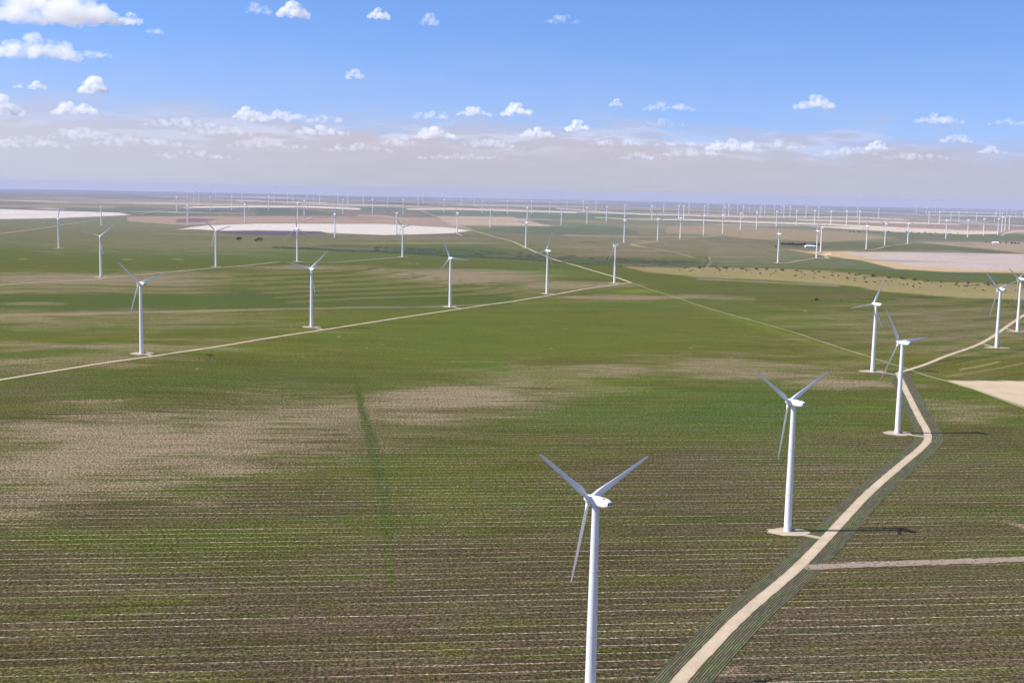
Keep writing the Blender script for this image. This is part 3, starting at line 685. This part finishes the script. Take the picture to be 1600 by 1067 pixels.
def blade_mesh(L=37.0):
    # radius, chord, thickness ratio, twist deg, offset of chord centre
    st=[(1.6,1.75,1.0,22,0),(2.6,1.8,1.0,22,0),(4.0,2.15,.72,22,.12),(5.6,2.75,.46,21,.32),(7.2,3.05,.34,19,.42),(9.0,3.0,.28,17,.40),(13,2.55,.24,13,.34),(18,2.08,.21,10,.27),(24,1.85,.18,7.5,.2),(30,1.5,.16,6,.14),(34,1.22,.15,5,.1),(36.2,.9,.14,5,.06),(36.8,.6,.14,5,.05),(L,.25,.14,5,.02)]
    K=18; vs=[];fs=[]
    for (r,c,th,tw,off) in st:
        b=math.radians(tw)
        for i in range(K):
            a=2*math.pi*i/K; s=math.cos(a); tt=math.sin(a)
            # s=1 leading edge, -1 trailing edge ; thinner to the back
            blend=min(1,max(0,(1-th)/.6)); w=1-.55*blend*(1-s)*.5-.30*blend*((1-s)*.5)**2
            xs=s*c/2-off; ys=tt*c*th/2*w*(1 if th==1 else .95)
            x=-xs*math.cos(b)-ys*math.sin(b); y=xs*math.sin(b)-ys*math.cos(b)*1.0
            y+= .0009*(r**2)*.6         # gentle prebend upwind
            vs.append((x,y,r))
    for j in range(len(st)-1):
        for i in range(K): fs.append((j*K+i,j*K+(i+1)%K,(j+1)*K+(i+1)%K,(j+1)*K+i))
    fs.append(tuple((len(st)-1)*K+i for i in range(K))); fs.append(tuple(range(K))[::-1])
    return vs,fs
def fixn(o):
    bm=bmesh.new(); bm.from_mesh(o.data); bmesh.ops.recalc_face_normals(bm,faces=bm.faces); bm.to_mesh(o.data); bm.free()
    return o
def autosm(o,ang=40):
    me=o.data; me.polygons.foreach_set('use_smooth',[True]*len(me.polygons))
    try: me.set_sharp_from_angle(angle=math.radians(ang))
    except Exception: pass
    return o
def make_turbine(th=20):
    root=bpy.data.objects.new('wind_turbine',None); COL.objects.link(root); root.empty_display_size=5
    t=autosm(fixn(mesh_obj('tower',*tower_mesh(),mw_,root)))
    # door with its steps, on the side towards the road (south-east)
    A=([],[]); addm(A,boxm(-.5,.5,-2.42,-2.30,1.3,3.5)); d=mesh_obj('door',A[0],A[1],mg_,t)
    A=([],[])
    for k in range(4): addm(A,boxm(-.55,.55,-3.9+.36*k,-3.56+.36*k,-.2,.25+.26*k))
    addm(A,boxm(-.6,.6,-2.46,-2.30,1.05,1.28)); mesh_obj('steps',A[0],A[1],mg_,t)
    A=([],[]); addm(A,boxm(2.9,4.6,-2.4,-.6,-.2,1.9)); mesh_obj('transformer_box',A[0],A[1],mg_,root)
    na_=autosm(fixn(mesh_obj('nacelle',*nacelle_mesh(),mw_,root)),50)
    for sx in (-.72,.72):
        v=lathe([(.46,-8.36),(.46,-8.20)],18,axis='Y'); vv=[(x+sx,y,z+HUBZ+.22) for x,y,z in v[0]]
        fixn(mesh_obj('vent',vv,v[1],md_,na_))
    A=([],[]); addm(A,boxm(-.9,-.1,-5.6,-4.2,HUBZ+1.9,HUBZ+2.08)); mesh_obj('hatch',A[0],A[1],md_,na_)
    A=([],[])
    for sx in (-.55,.55): addm(A,boxm(sx-.04,sx+.04,-7.15,-7.07,HUBZ+1.3,HUBZ+2.9))
    addm(A,boxm(-.6,.6,-7.14,-7.08,HUBZ+2.75,HUBZ+2.83)); addm(A,boxm(-.7,-.4,-7.2,-7.0,HUBZ+2.9,HUBZ+3.0)); mesh_obj('wind_vane',A[0],A[1],mg_,na_)
    hb=autosm(fixn(mesh_obj('hub',*hub_mesh(),mw_,root)),50); hb.location=(0,HUBY,HUBZ)
    bl=[]
    for k in range(3):
        if k==0: b=autosm(fixn(mesh_obj('blade',*blade_mesh(),mb_,root)),60)
        else: b=bl[0].copy(); COL.objects.link(b); b.parent=root
        b.location=(0,HUBY,HUBZ); bl.append(b)
    set_phase(root,th); return root
def set_phase(root,th):
    k=0
    for c in sorted(root.children,key=lambda o:o.name):
        if c.name.startswith('blade'):
            c.rotation_euler=(0,0,0)
            c.rotation_euler=(Matrix.Rotation(TILT,3,'X')@Matrix.Rotation(math.radians(90-th-120*k),3,'Y')).to_euler(); k+=1
        elif c.name.startswith('hub'):
            c.rotation_euler=(Matrix.Rotation(TILT,3,'X')@Matrix.Rotation(math.radians(90-th),3,'Y')).to_euler()
def copy_turbine(src,th):
    r=src.copy(); COL.objects.link(r)
    for c in src.children:
        d=c.copy(); COL.objects.link(d); d.parent=r
        for g_ in c.children:
            e=g_.copy(); COL.objects.link(e); e.parent=d
    set_phase(r,th); return r
# hand-read yaw / rotor phase / label of the larger turbines; key = index in TURBS
KNOWN={0:(35,26,'large white turbine on a gravel pad, its dark shadow crossing the main dirt road'),
1:(30,4,'white turbine on the pad at the sharp bend of the main dirt road'),
2:(32,66,'white turbine at the road junction, just behind the one at the sharp bend'),
3:(25,18,'white turbine beside the branch road at right, nearer of the pair at the frame edge'),
4:(40,32,'white turbine cut by the right frame edge, standing beyond its neighbour on the branch road'),
5:(50,16,'nearest white turbine along the long road on the left, wide tapering tower with shadow'),
6:(33,44,'white turbine just above the left service road, second nearest of that line'),
7:(27,114,'white turbine beside the left service road, directly below the stubble swirls'),
8:(46,69,'white turbine above the left service road, second before the road corner'),
9:(48,9,'white turbine standing right at the sharp corner where two dirt roads meet'),
10:(28,40,'white turbine on the upper left dirt road, blades spread in a wide Y'),
11:(25,17,'white turbine on the upper left dirt road, close before the long white field'),
12:(36,96,'slim white turbine between the two upper dirt roads, left of the creek brush'),
13:(40,10,'slim white turbine at the right end of the short upper dirt road'),
14:(38,55,'slim white turbine just beyond the brush line, beside the slanting dirt road'),
15:(38,70,'slim white turbine straight behind the one at the road corner, pale track beside it'),
16:(34,80,'slim white turbine on green ground below the white field at the far left'),
17:(34,5,'small white turbine standing in front of the right tip of the far left white field'),
18:(40,75,'white turbine left of the farm trees, above the tan scrub belt'),
19:(35,58,'nearer white turbine of the close pair right of the white farm shed'),
20:(35,20,'farther white turbine of the close pair right of the white farm shed'),
21:(38,90,'slim white turbine above the lilac field, first one right of the farm'),
22:(30,33,'slim white turbine above the lilac field, second one right of the farm'),
23:(30,5,'slim white turbine above the lilac field, third one right of the farm')}
ORD=['first','second','third','fourth','fifth','sixth','seventh','eighth','ninth','tenth','eleventh','twelfth','thirteenth','fourteenth','fifteenth','sixteenth','seventeenth','eighteenth','nineteenth','twentieth']+['twenty-'+q for q in 'first second third fourth fifth sixth seventh eighth ninth'.split()]
WHERE=[(0,270,'over the far left white field'),(270,400,'above the left end of the long white field'),(400,600,'above the middle of the long white field'),(600,800,'above the slanting dirt road'),(800,1000,'on the dark green plain at mid distance'),(1000,1120,'above the pale track right of centre'),(1120,1200,'above the tan field right of centre'),(1200,1400,'above the farm shed and its trees'),(1400,1700,'above the lilac field at far right')]
proto=make_turbine(22); rt=random.Random(5)
tag(proto,None,'wind turbine','wind turbines of the wind farm')
# the nearest turbine: its base is just below the frame
Xr,Yr,Zr=ray(930.8,790); hh=math.hypot(Xr,Yr); d1=-(H-80)/(Zr/hh); P1=np.array([Xr/hh*d1,Yr/hh*d1])
proto.location=(P1[0],P1[1],zt(*P1)); proto.rotation_euler=(0,0,math.radians(40))
proto['label']='nearest and largest white turbine, its tower foot cut off by the bottom of the frame'
pad(P1[0],P1[1],None,13,7,1)
placed=[]
for i,t in enumerate(TURBS):
    bx,by,hy=t; x,y=hit(bx,by); a,d,e=measure(bx,by,hy)
    hpx=by-hy; placed.append((i,x,y,hpx,bx))
counts={}
lab={}
for i,x,y,hpx,bx in sorted(placed,key=lambda q:q[4]):
    if i in KNOWN: continue
    size='small' if hpx>=21 else ('tiny' if hpx>=15.8 else 'faint')
    wh=next(w for a0,a1,w in WHERE if a0<=bx<a1); k=(size,wh); counts[k]=counts.get(k,0)+1
    lab[i]=(size,wh,counts[k])
# far turbines show no parts: one mesh each
def joined(th):
    V_=[];F_=[];mats=[]
    A=([],[]); 
    tw=tower_mesh(); k0=0
    prof=[(2.36,0),(2.34,12),(1.5,80.2)]; addm(A,lathe(prof,12))
    addm(A,nacelle_mesh())
    hm=hub_mesh(); addm(A,([(x,y+HUBY,z+HUBZ) for x,y,z in hm[0]],hm[1]))
    bm_=blade_mesh()
    for k in range(3):
        R_=Matrix.Rotation(TILT,3,'X')@Matrix.Rotation(math.radians(90-th-120*k),3,'Y')
        addm(A,([tuple(R_@Vector(v)+Vector((0,HUBY,HUBZ))) for v in bm_[0]],bm_[1]))
    return A
FARM=[]
for k in range(6):
    A=joined(k*20+7); o=autosm(fixn(mesh_obj('wind_turbine',A[0],A[1],mw_)),50); FARM.append(o)
used=[False]*6
for i,x,y,hpx,bx in placed:
    z0=zt(x,y)
    if i in KNOWN:
        yaw,th,l=KNOWN[i]; o=copy_turbine(proto,th)
    elif hpx>20:
        yaw,th=rt.uniform(28,48),rt.uniform(0,120); o=copy_turbine(proto,th); l=None
    else:
        yaw=rt.uniform(28,48); k=rt.randrange(6)
        if used[k]: o=FARM[k].copy(); COL.objects.link(o)
        else: o=FARM[k]; used[k]=True
        l=None
    if l is None:
        size,wh,c_=lab[i]; tot=counts[(size,wh)]
        l='%s from left of the %s turbines %s'%(ORD[c_-1],size,wh) if tot>1 else 'the only %s turbine %s'%(size,wh)
    o.location=(x,y,z0-.05); o.rotation_euler=(0,0,math.radians(yaw)); tag(o,l,'wind turbine','wind turbines of the wind farm')
    if i in KNOWN and i not in (0,1,2,3,4):
        q=np.array([x,y]); pad(x,y,None,13,12,i)
for k in range(6):
    if not used[k]: bpy.data.objects.remove(FARM[k])
pl={i:(x,y) for i,x,y,_,_ in placed}
pad(*pl[0],hit(1283,841),13,9,20,0,-2); pad(*pl[1],hit(1447,683),13,11,21,0,-1); pad(*pl[2],hit(1403,586),16,10,22)
pad(*pl[3],hit(1536,538),18,9,23); pad(*pl[4],hit(1569,513),16,9,24)
for i,(rx_,ry_) in {5:(240,557),6:(506,515.7),7:(722,482.6),8:(870,460.3),9:(966,445)}.items():
    strip('pad_spur',[np.array(pl[i]),np.array(hit(rx_,ry_))],2.6,2.6,M_pad,.19,6,1,.3,i,0)

# ------------------------------------------------------------------ vegetation
def leaf_mat(name,c1,c2):
    m,n,p=new_mat(name,.8,.15); g=n.node('ShaderNodeNewGeometry'); oi=n.node('ShaderNodeTexCoord')
    a=n.noise(oi.outputs['Object'],.7,3,.6); n.l.new(n.mix(n.rng(a,.35,.65),c1,c2),p.inputs['Base Color']); return m
M_leaf=leaf_mat('mesquite_leaves',C3(.035,.050,.025),C3(.065,.085,.040))
M_brush=leaf_mat('brush_leaves',C3(.075,.072,.045),C3(.13,.115,.075))
M_bark,n,p=new_mat('bark',.95,.1); p.inputs['Base Color'].default_value=C3(.09,.07,.055)
def crown(rs,w,h,z0,nl,ls):
    A=([],[]); blobs=[(rs.uniform(-.55,.55)*w,rs.uniform(-.55,.55)*w,z0+h*rs.uniform(.25,.8),rs.uniform(.28,.5)*w) for _ in range(9)]
    for _ in range(nl):
        b=rs.choice(blobs); v=Vector((rs.gauss(0,1),rs.gauss(0,1),rs.gauss(0,1))).normalized()*b[3]*rs.uniform(.6,1.05)
        c=Vector((b[0]+v.x,b[1]+v.y,max(z0*.6,b[2]+v.z*.7*h/w)))
        t=Vector((rs.gauss(0,1),rs.gauss(0,1),rs.gauss(0,1))).normalized(); u=t.orthogonal().normalized(); s=ls*rs.uniform(.6,1.3)
        k=len(A[0]); A[0].extend([tuple(c+t*s),tuple(c+u*s),tuple(c-t*s),tuple(c-u*s)]); A[1].append((k,k+1,k+2,k+3))
    return A
def tree(name,seed,w,h,nl=700):
    rs=random.Random(seed); root=bpy.data.objects.new(name,None); COL.objects.link(root)
    A=([],[]); addm(A,lathe([(.32,-.3),(.24,h*.25),(.16,h*.45),(.05,h*.8)],8))
    for k in range(4):
        a=k*1.6+rs.random(); L=w*.6; c=lathe([(.13,0),(.04,L)],6); R_=Matrix.Rotation(a,3,'Z')@Matrix.Rotation(.9,3,'Y')
        addm(A,([tuple(R_@Vector(v)+Vector((0,0,h*.28))) for v in c[0]],c[1]))
    mesh_obj('trunk',A[0],A[1],M_bark,root); B=crown(rs,w,h*.8,h*.25,nl,.55*w/5); mesh_obj('crown',B[0],B[1],M_leaf,root); return root
protoT=[tree('tree',s,w,h) for s,w,h in ((1,5.2,7.5),(2,6.2,8.5),(3,4.6,6.5))]
uT=[False]*3
def put_tree(k,pxx,pyy,s,label,group,rz=0,off=(0,0)):
    x,y=hit(pxx,pyy); x+=off[0]; y+=off[1]
    if uT[k]:
        r=protoT[k].copy(); COL.objects.link(r)
        for c in protoT[k].children: d=c.copy(); COL.objects.link(d); d.parent=r
    else: r=protoT[k]; uT[k]=True
    r.location=(x,y,zt(x,y)); r.scale=(s,s,s); r.rotation_euler=(0,0,rz); tag(r,label,'tree',group)
put_tree(1,373,378,1.75,'left one of the two lone dark trees below the long white field','lone dark trees',.3)
put_tree(1,405.5,378.4,1.7,'right one of the two lone dark round trees below the long white field','lone dark trees',1.9)
put_tree(2,400,378.2,1.2,'small dark shrubby tree touching the right hand lone tree on its left side','lone dark trees',2.9)
rt2=random.Random(3)
xs=[1222,1227,1232,1237,1242,1247,1252,1257,1262,1271,1277]
for k,xx in enumerate(xs):
    put_tree(k%3,xx,384.6+(xx-1222)*.03+rt2.uniform(-.5,.5),rt2.uniform(1.05,1.75),'%s from the left of the dark trees around the white farm shed'%ORD[k],'dark trees around the farm shed',rt2.uniform(0,6))
put_tree(2,1212,387,1.0,'small dark tree standing alone just left of the farm trees','dark trees around the farm shed',1)
for k,xx in enumerate([1541,1546,1560,1563,1572,1581,1586,1591]):
    put_tree(k%3,xx,379.6+(xx-1541)*.05+rt2.uniform(-.4,.4),rt2.uniform(.8,1.25),'%s from the left of the trees around the far right farmhouse'%ORD[k],'trees around the far right farmhouse',rt2.uniform(0,6))
for k in range(18):
    xx=1325+k*10+rt2.uniform(-3,3); put_tree(k%3,xx,362.5+(xx-1325)*.022+rt2.uniform(-.8,1.4),rt2.uniform(.7,1.2),'%s from the left of the scattered trees below the far white strip'%ORD[k],'scattered trees below the far white strip',rt2.uniform(0,6))
# bushes of the scrub belt
def bush(seed,w,h):
    rs=random.Random(seed); B=crown(rs,w,h,.2,260,.42); o=mesh_obj('bush',B[0],B[1],M_brush); return o
PB=[bush(11,2.6,2.2),bush(12,3.4,2.8),bush(13,2.2,1.8)]; uB=[False]*3
def put_bush(pxx,pyy,s,label,group):
    x,y=hit(pxx,pyy); k=rt2.randrange(3)
    if uB[k]: o=PB[k].copy(); COL.objects.link(o)
    else: o=PB[k]; uB[k]=True
    o.location=(x,y,zt(x,y)-.1); o.scale=(s,s*rt2.uniform(.8,1.2),s*rt2.uniform(.8,1.05)); o.rotation_euler=(0,0,rt2.uniform(0,6)); tag(o,label,'bush',group)
for k,(xx,yy_,s) in enumerate([(1275,469.5,1.6),(1313,470,.8),(1456,472.5,1.0),(1474,471.5,.8),(1575,473.5,1.4)]):
    put_bush(xx,yy_,s,'%s from the left of the dark bushes on the green field below the scrub belt'%ORD[k],'dark bushes on the green field')
def belt(xx): return np.interp(xx,[980,1080,1200,1300,1375,1460,1600,1640],[416,420,422,427,434,442,448,450]), np.interp(xx,[980,1080,1200,1300,1375,1460,1600,1640],[421,428,433,440,449,456,462,464])
for k in range(110):
    xx=rt2.uniform(1060,1630); a_,b_=belt(xx); t_=rt2.random()**1.5
    put_bush(xx,a_+(b_-a_)*t_*.8,rt2.uniform(.5,1.3),'one of many low dark bushes scattered through the tan scrub belt','bushes in the tan scrub belt')
for k in range(26):
    xx=1075+k*21+rt2.uniform(-6,6); a_,b_=belt(xx)
    put_bush(xx,a_-1.0+rt2.uniform(-.8,.8),rt2.uniform(1.4,2.6),'%s from left of the larger bushes lining the upper edge of the scrub belt'%ORD[k],'bushes on the upper edge of the scrub belt')
# brush line along the creek: continuous, uncountable
HED=[(425,386.8),(487,390),(525,391.8),(600,394.5),(700,401),(800,404.8),(860,410),(900,412.5),(970,416.3),(1075,419.3)]
PH=resample(poly_world(HED),3.0); rs=random.Random(8); A=([],[])
for q in PH:
    g_=vnoise(np.array([q[0]/60.]),np.array([q[1]/60.]),2)[0]; hh_=2.2+3.8*g_
    for _ in range(10):
        c=Vector((q[0]+rs.gauss(0,2.8),q[1]+rs.gauss(0,4),0)); c.z=zt(c.x,c.y)+hh_*rs.random(); t=Vector((rs.gauss(0,1),rs.gauss(0,1),rs.gauss(0,1))).normalized(); u=t.orthogonal().normalized(); s=rs.uniform(.5,1.1)
        k=len(A[0]); A[0].extend([tuple(c+t*s),tuple(c+u*s),tuple(c-t*s),tuple(c-u*s)]); A[1].append((k,k+1,k+2,k+3))
hd=mesh_obj('hedgerow',A[0],A[1],M_leaf); tag(hd,'long dark line of brush running across the plain along the creek','brush',None,'stuff')
# looser brush on the creek flat
A=([],[])
for _ in range(5200):
    xx=rs.uniform(585,1120); yb_=np.interp(xx,[585,700,860,980,1120],[392,398,405,412,416]); ya=yb_-np.interp(xx,[585,700,860,980,1120],[7,8,8,7,5]); yy_=ya+(yb_-ya)*rs.random()
    if vnoise(np.array([xx/14.]),np.array([yy_/3.]),3)[0]<.5: continue
    x,y=hit(xx,yy_) if False else (0,0)
    A[0].append((xx,yy_,0))
if A[0]:
    P_=[]
    # one ray march for all points
    for v in A[0]:
        r0=H*FPX; X,Y,Z=ray(v[0],v[1]); h2=math.hypot(X,Y); r1=(H-22)/(-Z/h2); r1=(H-zt(X/h2*r1,Y/h2*r1))/(-Z/h2); P_.append((X/h2*r1,Y/h2*r1))
    A=([],[])
    for x,y in P_:
        for _ in range(5):
            c=Vector((x+rs.gauss(0,1.6),y+rs.gauss(0,1.6),0)); c.z=zt(c.x,c.y)+rs.random()*2.6; t=Vector((rs.gauss(0,1),rs.gauss(0,1),rs.gauss(0,1))).normalized(); u=t.orthogonal().normalized(); s=rs.uniform(.5,1.0)
            k=len(A[0]); A[0].extend([tuple(c+t*s),tuple(c+u*s),tuple(c-t*s),tuple(c-u*s)]); A[1].append((k,k+1,k+2,k+3))
    cb=mesh_obj('creek_brush',A[0],A[1],M_brush); tag(cb,'loose green brush covering the creek flat behind the dark hedge line','brush',None,'stuff')

# ------------------------------------------------------------------ farm buildings
mwall,n,p=new_mat('white_sheet_metal',.5,.3); g=n.node('ShaderNodeTexCoord'); a=n.noise(g.outputs['Object'],.3,3); n.l.new(n.mix(a,C3(.72,.72,.72),C3(.80,.80,.80)),p.inputs['Base Color'])
mroof,n,p=new_mat('pale_metal_roof',.45,.4); g=n.node('ShaderNodeTexCoord'); a=n.noise(g.outputs['Object'],.3,3); n.l.new(n.mix(a,C3(.70,.71,.74),C3(.82,.82,.84)),p.inputs['Base Color'])
def building(name,px_,py_,Lx,Wy,hw,hr,rz,label,cat,doors):
    x,y=hit(px_,py_); root=bpy.data.objects.new(name,None); COL.objects.link(root); root.location=(x,y,zt(x,y)); root.rotation_euler=(0,0,rz); tag(root,label,cat)
    a,b=Lx/2,Wy/2
    vs=[(-a,-b,-1),(a,-b,-1),(a,b,-1),(-a,b,-1),(-a,-b,hw),(a,-b,hw),(a,b,hw),(-a,b,hw),(-a,0,hr),(a,0,hr)]
    mesh_obj('wall',vs,[(0,1,5,4),(1,2,6,9,5),(2,3,7,6),(3,0,4,8,7)],mwall,root)
    o=.5; e=.12; zr=hr+.15
    s_=(hr-hw)/b
    vs=[(-a-o,-b-o,hw-o*s_+.15),(a+o,-b-o,hw-o*s_+.15),(a+o,0,zr),(-a-o,0,zr),(-a-o,b+o,hw-o*s_+.15),(a+o,b+o,hw-o*s_+.15)]
    vs+= [(q[0],q[1],q[2]-e) for q in vs]
    mesh_obj('roof',vs,[(0,1,2,3),(3,2,5,4),(6,9,8,7),(9,10,11,8),(0,6,7,1),(4,5,11,10),(1,7,8,2),(2,8,11,5),(0,3,9,6),(3,4,10,9)],mroof,root)
    for (dx,w,h) in doors:
        A=([],[]); addm(A,boxm(dx-w/2,dx+w/2,-b-.06,-b-.01,0,h)); mesh_obj('door',A[0],A[1],md_ if w>2 else mg_,root)
building('farm_shed',1265,386.8,34,13,5.2,8.2,.12,'long white metal farm shed among dark trees above the tan scrub belt','building',[(-9,4.5,4),(3,4.5,4),(11,1.2,2.3)])
building('barn',1273,386.4,9,8,4.2,6.4,.3,'small pale outbuilding at the right end of the white farm shed','building',[(0,3,3)])
building('farmhouse',1555.5,380.6,26,12,4.0,7.2,-.1,'small white farmhouse between trees at the far right edge of the plain','house',[(-4,1.1,2.2),(5,3,2.6)])

# ------------------------------------------------------------------ cumulus clouds: lit volumes
mc=bpy.data.materials.new('cloud_vapour'); mc.use_nodes=True; t=mc.node_tree; t.nodes.clear()
v=t.nodes.new('ShaderNodeVolumePrincipled'); v.inputs['Color'].default_value=(.99,.99,1,1); v.inputs['Density'].default_value=.011; v.inputs['Anisotropy'].default_value=.0
oo=t.nodes.new('ShaderNodeOutputMaterial'); t.links.new(v.outputs[0],oo.inputs['Volume'])
CL=[ # centre x, y, half width, half height, thickness, label
(88,16,84,30,1.0,'largest white cloud, cut by the top of the frame at upper left'),
(200,33,24,9,.5,'small cloud at the right tail of the largest upper left cloud'),
(56,80,66,18,.9,'long flat white cloud below the largest one at upper left'),
(150,86,26,7,.35,'thin wispy cloud trailing right from the long flat cloud'),
(147,138,20,12,.9,'compact round white cloud alone below the upper left clouds'),
(57,136,14,6,.6,'small cloud left of the compact round cloud'),
(28,135,7,4,.4,'tiny puff at the left end of the row with the compact round cloud'),
(118,173,34,11,.8,'flat based white cloud low at left above the cloud bank'),
(4,170,26,15,.8,'white cloud cut by the left frame edge above the cloud bank'),
(458,19,23,13,.6,'puffy cloud near the top of the frame left of centre'),
(404,17,20,8,.25,'faint wisp just left of the puffy top cloud'),
(591,24,18,9,.55,'small cloud at the top, between the puffy one and frame centre'),
(672,34,14,9,.2,'very faint small cloud near the top centre'),
(555,119,15,8,.3,'faint small cloud alone in the open blue left of centre'),
(880,32,26,7,.25,'thin faint cloud near the top right of centre'),
(242,49,12,6,.2,'faintest scrap of cloud at upper left'),
(810,175,28,10,.9,'bright oval cloud above the bank at centre'),
(742,176,28,8,.7,'cloud just left of the bright oval cloud'),
(675,181,36,7,.6,'long low cloud, left end of the central row'),
(680,210,34,11,.9,'bright cloud resting on the bank left of centre'),
(840,209,28,9,.8,'cloud sitting on the bank below the bright oval cloud'),
(902,200,20,9,.8,'small bright cloud right of centre above the bank'),
(963,163,10,6,.35,'tiny lone cloud right of centre'),
(1045,168,42,8,.5,'long pinkish cloud above another faint one right of centre'),
(1035,193,36,6,.25,'faint streak below the long pinkish cloud'),
(1273,163,32,11,.55,'lens shaped pinkish cloud alone at right'),
(1465,188,38,8,.5,'flat pinkish cloud near the right side'),
(1580,192,36,6,.4,'greyish flat cloud cut by the right frame edge'),
(1495,219,26,7,.4,'soft cloud just above the bank at far right'),
(1370,230,16,8,.6,'small puff rising from the bank at right'),
(1550,236,22,6,.5,'low cloud on the bank at the far right corner'),
(430,184,60,10,.9,'long lumpy cloud on top of the bank left of centre'),
(510,188,36,6,.5,'right tail of the lumpy cloud on the bank'),
(385,179,20,9,.7,'left knob of the lumpy cloud on the bank'),
(290,194,70,8,.6,'low white cloud ridge on the bank at left'),
(500,206,48,9,.7,'cloud lump on the bank below the long lumpy cloud'),
(1145,228,46,11,.8,'widest bright cloud on the bank right of centre'),
(1060,225,40,6,.5,'low cloud left of the widest one on the right bank'),
(1225,228,40,7,.4,'low cloud right of the widest one on the right bank')]
for k_,(x_,y_,w_,h_) in enumerate([(40,226,70,9),(128,212,60,9),(225,222,80,10),(345,206,60,9),(420,226,70,9),(560,232,60,8),(625,222,30,7),(765,226,60,8),(965,222,50,8),(1085,240,60,8),(1010,246,60,7),(1320,238,50,7),(1430,246,60,7),(300,244,80,7),(720,246,80,7)]):
    CL.append((x_,y_,w_,h_,.42,'soft low cloud half sunk in the bank, number %d of that row from the left'%(k_+1)))
CL=CL[:-15]+sorted(CL[-15:],key=lambda q:q[0])
CL=CL[:-15]+[q[:5]+('soft low cloud half sunk in the bank, %s from left in that row'%['first','second','third','fourth','fifth','sixth','seventh','eighth','ninth','tenth','eleventh','twelfth','thirteenth','fourteenth','fifteenth'][i_],) for i_,q in enumerate(CL[-15:])]
def cloud(cx_,cy_,hw,hh_,th,label,seed):
    X,Y,Z=ray(cx_,cy_+hh_*.6); h2=math.hypot(X,Y); alt=1500.0; r=min((alt-H)/(Z/h2),34000) if Z>0 else 34000
    base=H+Z/h2*r; c=Vector((X/h2*r,Y/h2*r,base)); s=r/FPX; W_,Hh=hw*s,hh_*2*s*.9
    rs=random.Random(seed); bm=bmesh.new(); nb=int(14+hw*.5)
    right=Vector((Y/h2,-X/h2,0)); fw=Vector((X/h2,Y/h2,0)); D_=min(W_*.7,Hh*2.2)
    for k in range(nb):
        u=rs.uniform(-1,1); vv=rs.uniform(-1,1)
        env=(1-abs(u)**1.8)*(1-.5*vv*vv); zz=rs.random()**1.2*env*Hh*.75
        rad=max(Hh*.14,(Hh*.42*(.45+.55*env))*rs.uniform(.55,1.0))
        pos=c+right*(u*W_*.92)+fw*(vv*D_*.7)+Vector((0,0,zz+rad*.45))
        m_=Matrix.Translation(pos)@Matrix.Diagonal((rad*1.25,rad*1.25,rad*.8,1))
        bmesh.ops.create_icosphere(bm,subdivisions=2,radius=1,matrix=m_)
    for v_ in bm.verts:      # flat, slightly ragged base
        if v_.co.z<base: v_.co.z=base-(base-v_.co.z)*.18
    for v_ in bm.verts: v_.co-=c
    me=bpy.data.meshes.new('cloud'); bm.to_mesh(me); bm.free(); o=bpy.data.objects.new('cloud',me); COL.objects.link(o); o.location=c
    rm=o.modifiers.new('remesh','REMESH'); rm.mode='VOXEL'; rm.voxel_size=max(W_/38,Hh/16)
    tx=bpy.data.textures.new('billow','CLOUDS'); tx.noise_scale=max(Hh*.35,10); tx.noise_depth=3
    dm=o.modifiers.new('billow','DISPLACE'); dm.texture=tx; dm.strength=Hh*.38; dm.mid_level=.42; dm.texture_coords='LOCAL'
    m_=mc
    m2=mc.copy(); nn_=N(m2.node_tree); tcn=nn_.node('ShaderNodeTexCoord'); fz=nn_.noise(tcn.outputs['Object'],1.0/max(Hh*.42,12),4,.6)
    m2.node_tree.links.new(nn_.rng(fz,.40,.60,th*.10/max(D_,60.),th*3.0/max(D_,60.),True), m2.node_tree.nodes['Principled Volume'].inputs['Density'])
    me.materials.append(m2)
    tag(o,label,'cloud','fair weather clouds')
MC={}
CLOUDS=True
if CLOUDS:
    for k,a in enumerate(CL): cloud(*a,100+k)

# ------------------------------------------------------------------ haze
zlo=float(GZ.min())-1; hz=46000.
vs,fs=boxm(-hz,hz,-hz,hz,zlo,228.0)
mh=bpy.data.materials.new('haze_air'); mh.use_nodes=True; t=mh.node_tree; t.nodes.clear()
v=t.nodes.new('ShaderNodeVolumePrincipled'); v.inputs['Color'].default_value=(.53,.565,.77,1); v.inputs['Density'].default_value=HAZE_SIGMA; v.inputs['Anisotropy'].default_value=.0
oo=t.nodes.new('ShaderNodeOutputMaterial'); t.links.new(v.outputs[0],oo.inputs['Volume'])
ho=fixn(mesh_obj('haze',vs,fs,mh)); tag(ho,'thin bluish haze over the whole plain','haze',None,'stuff')
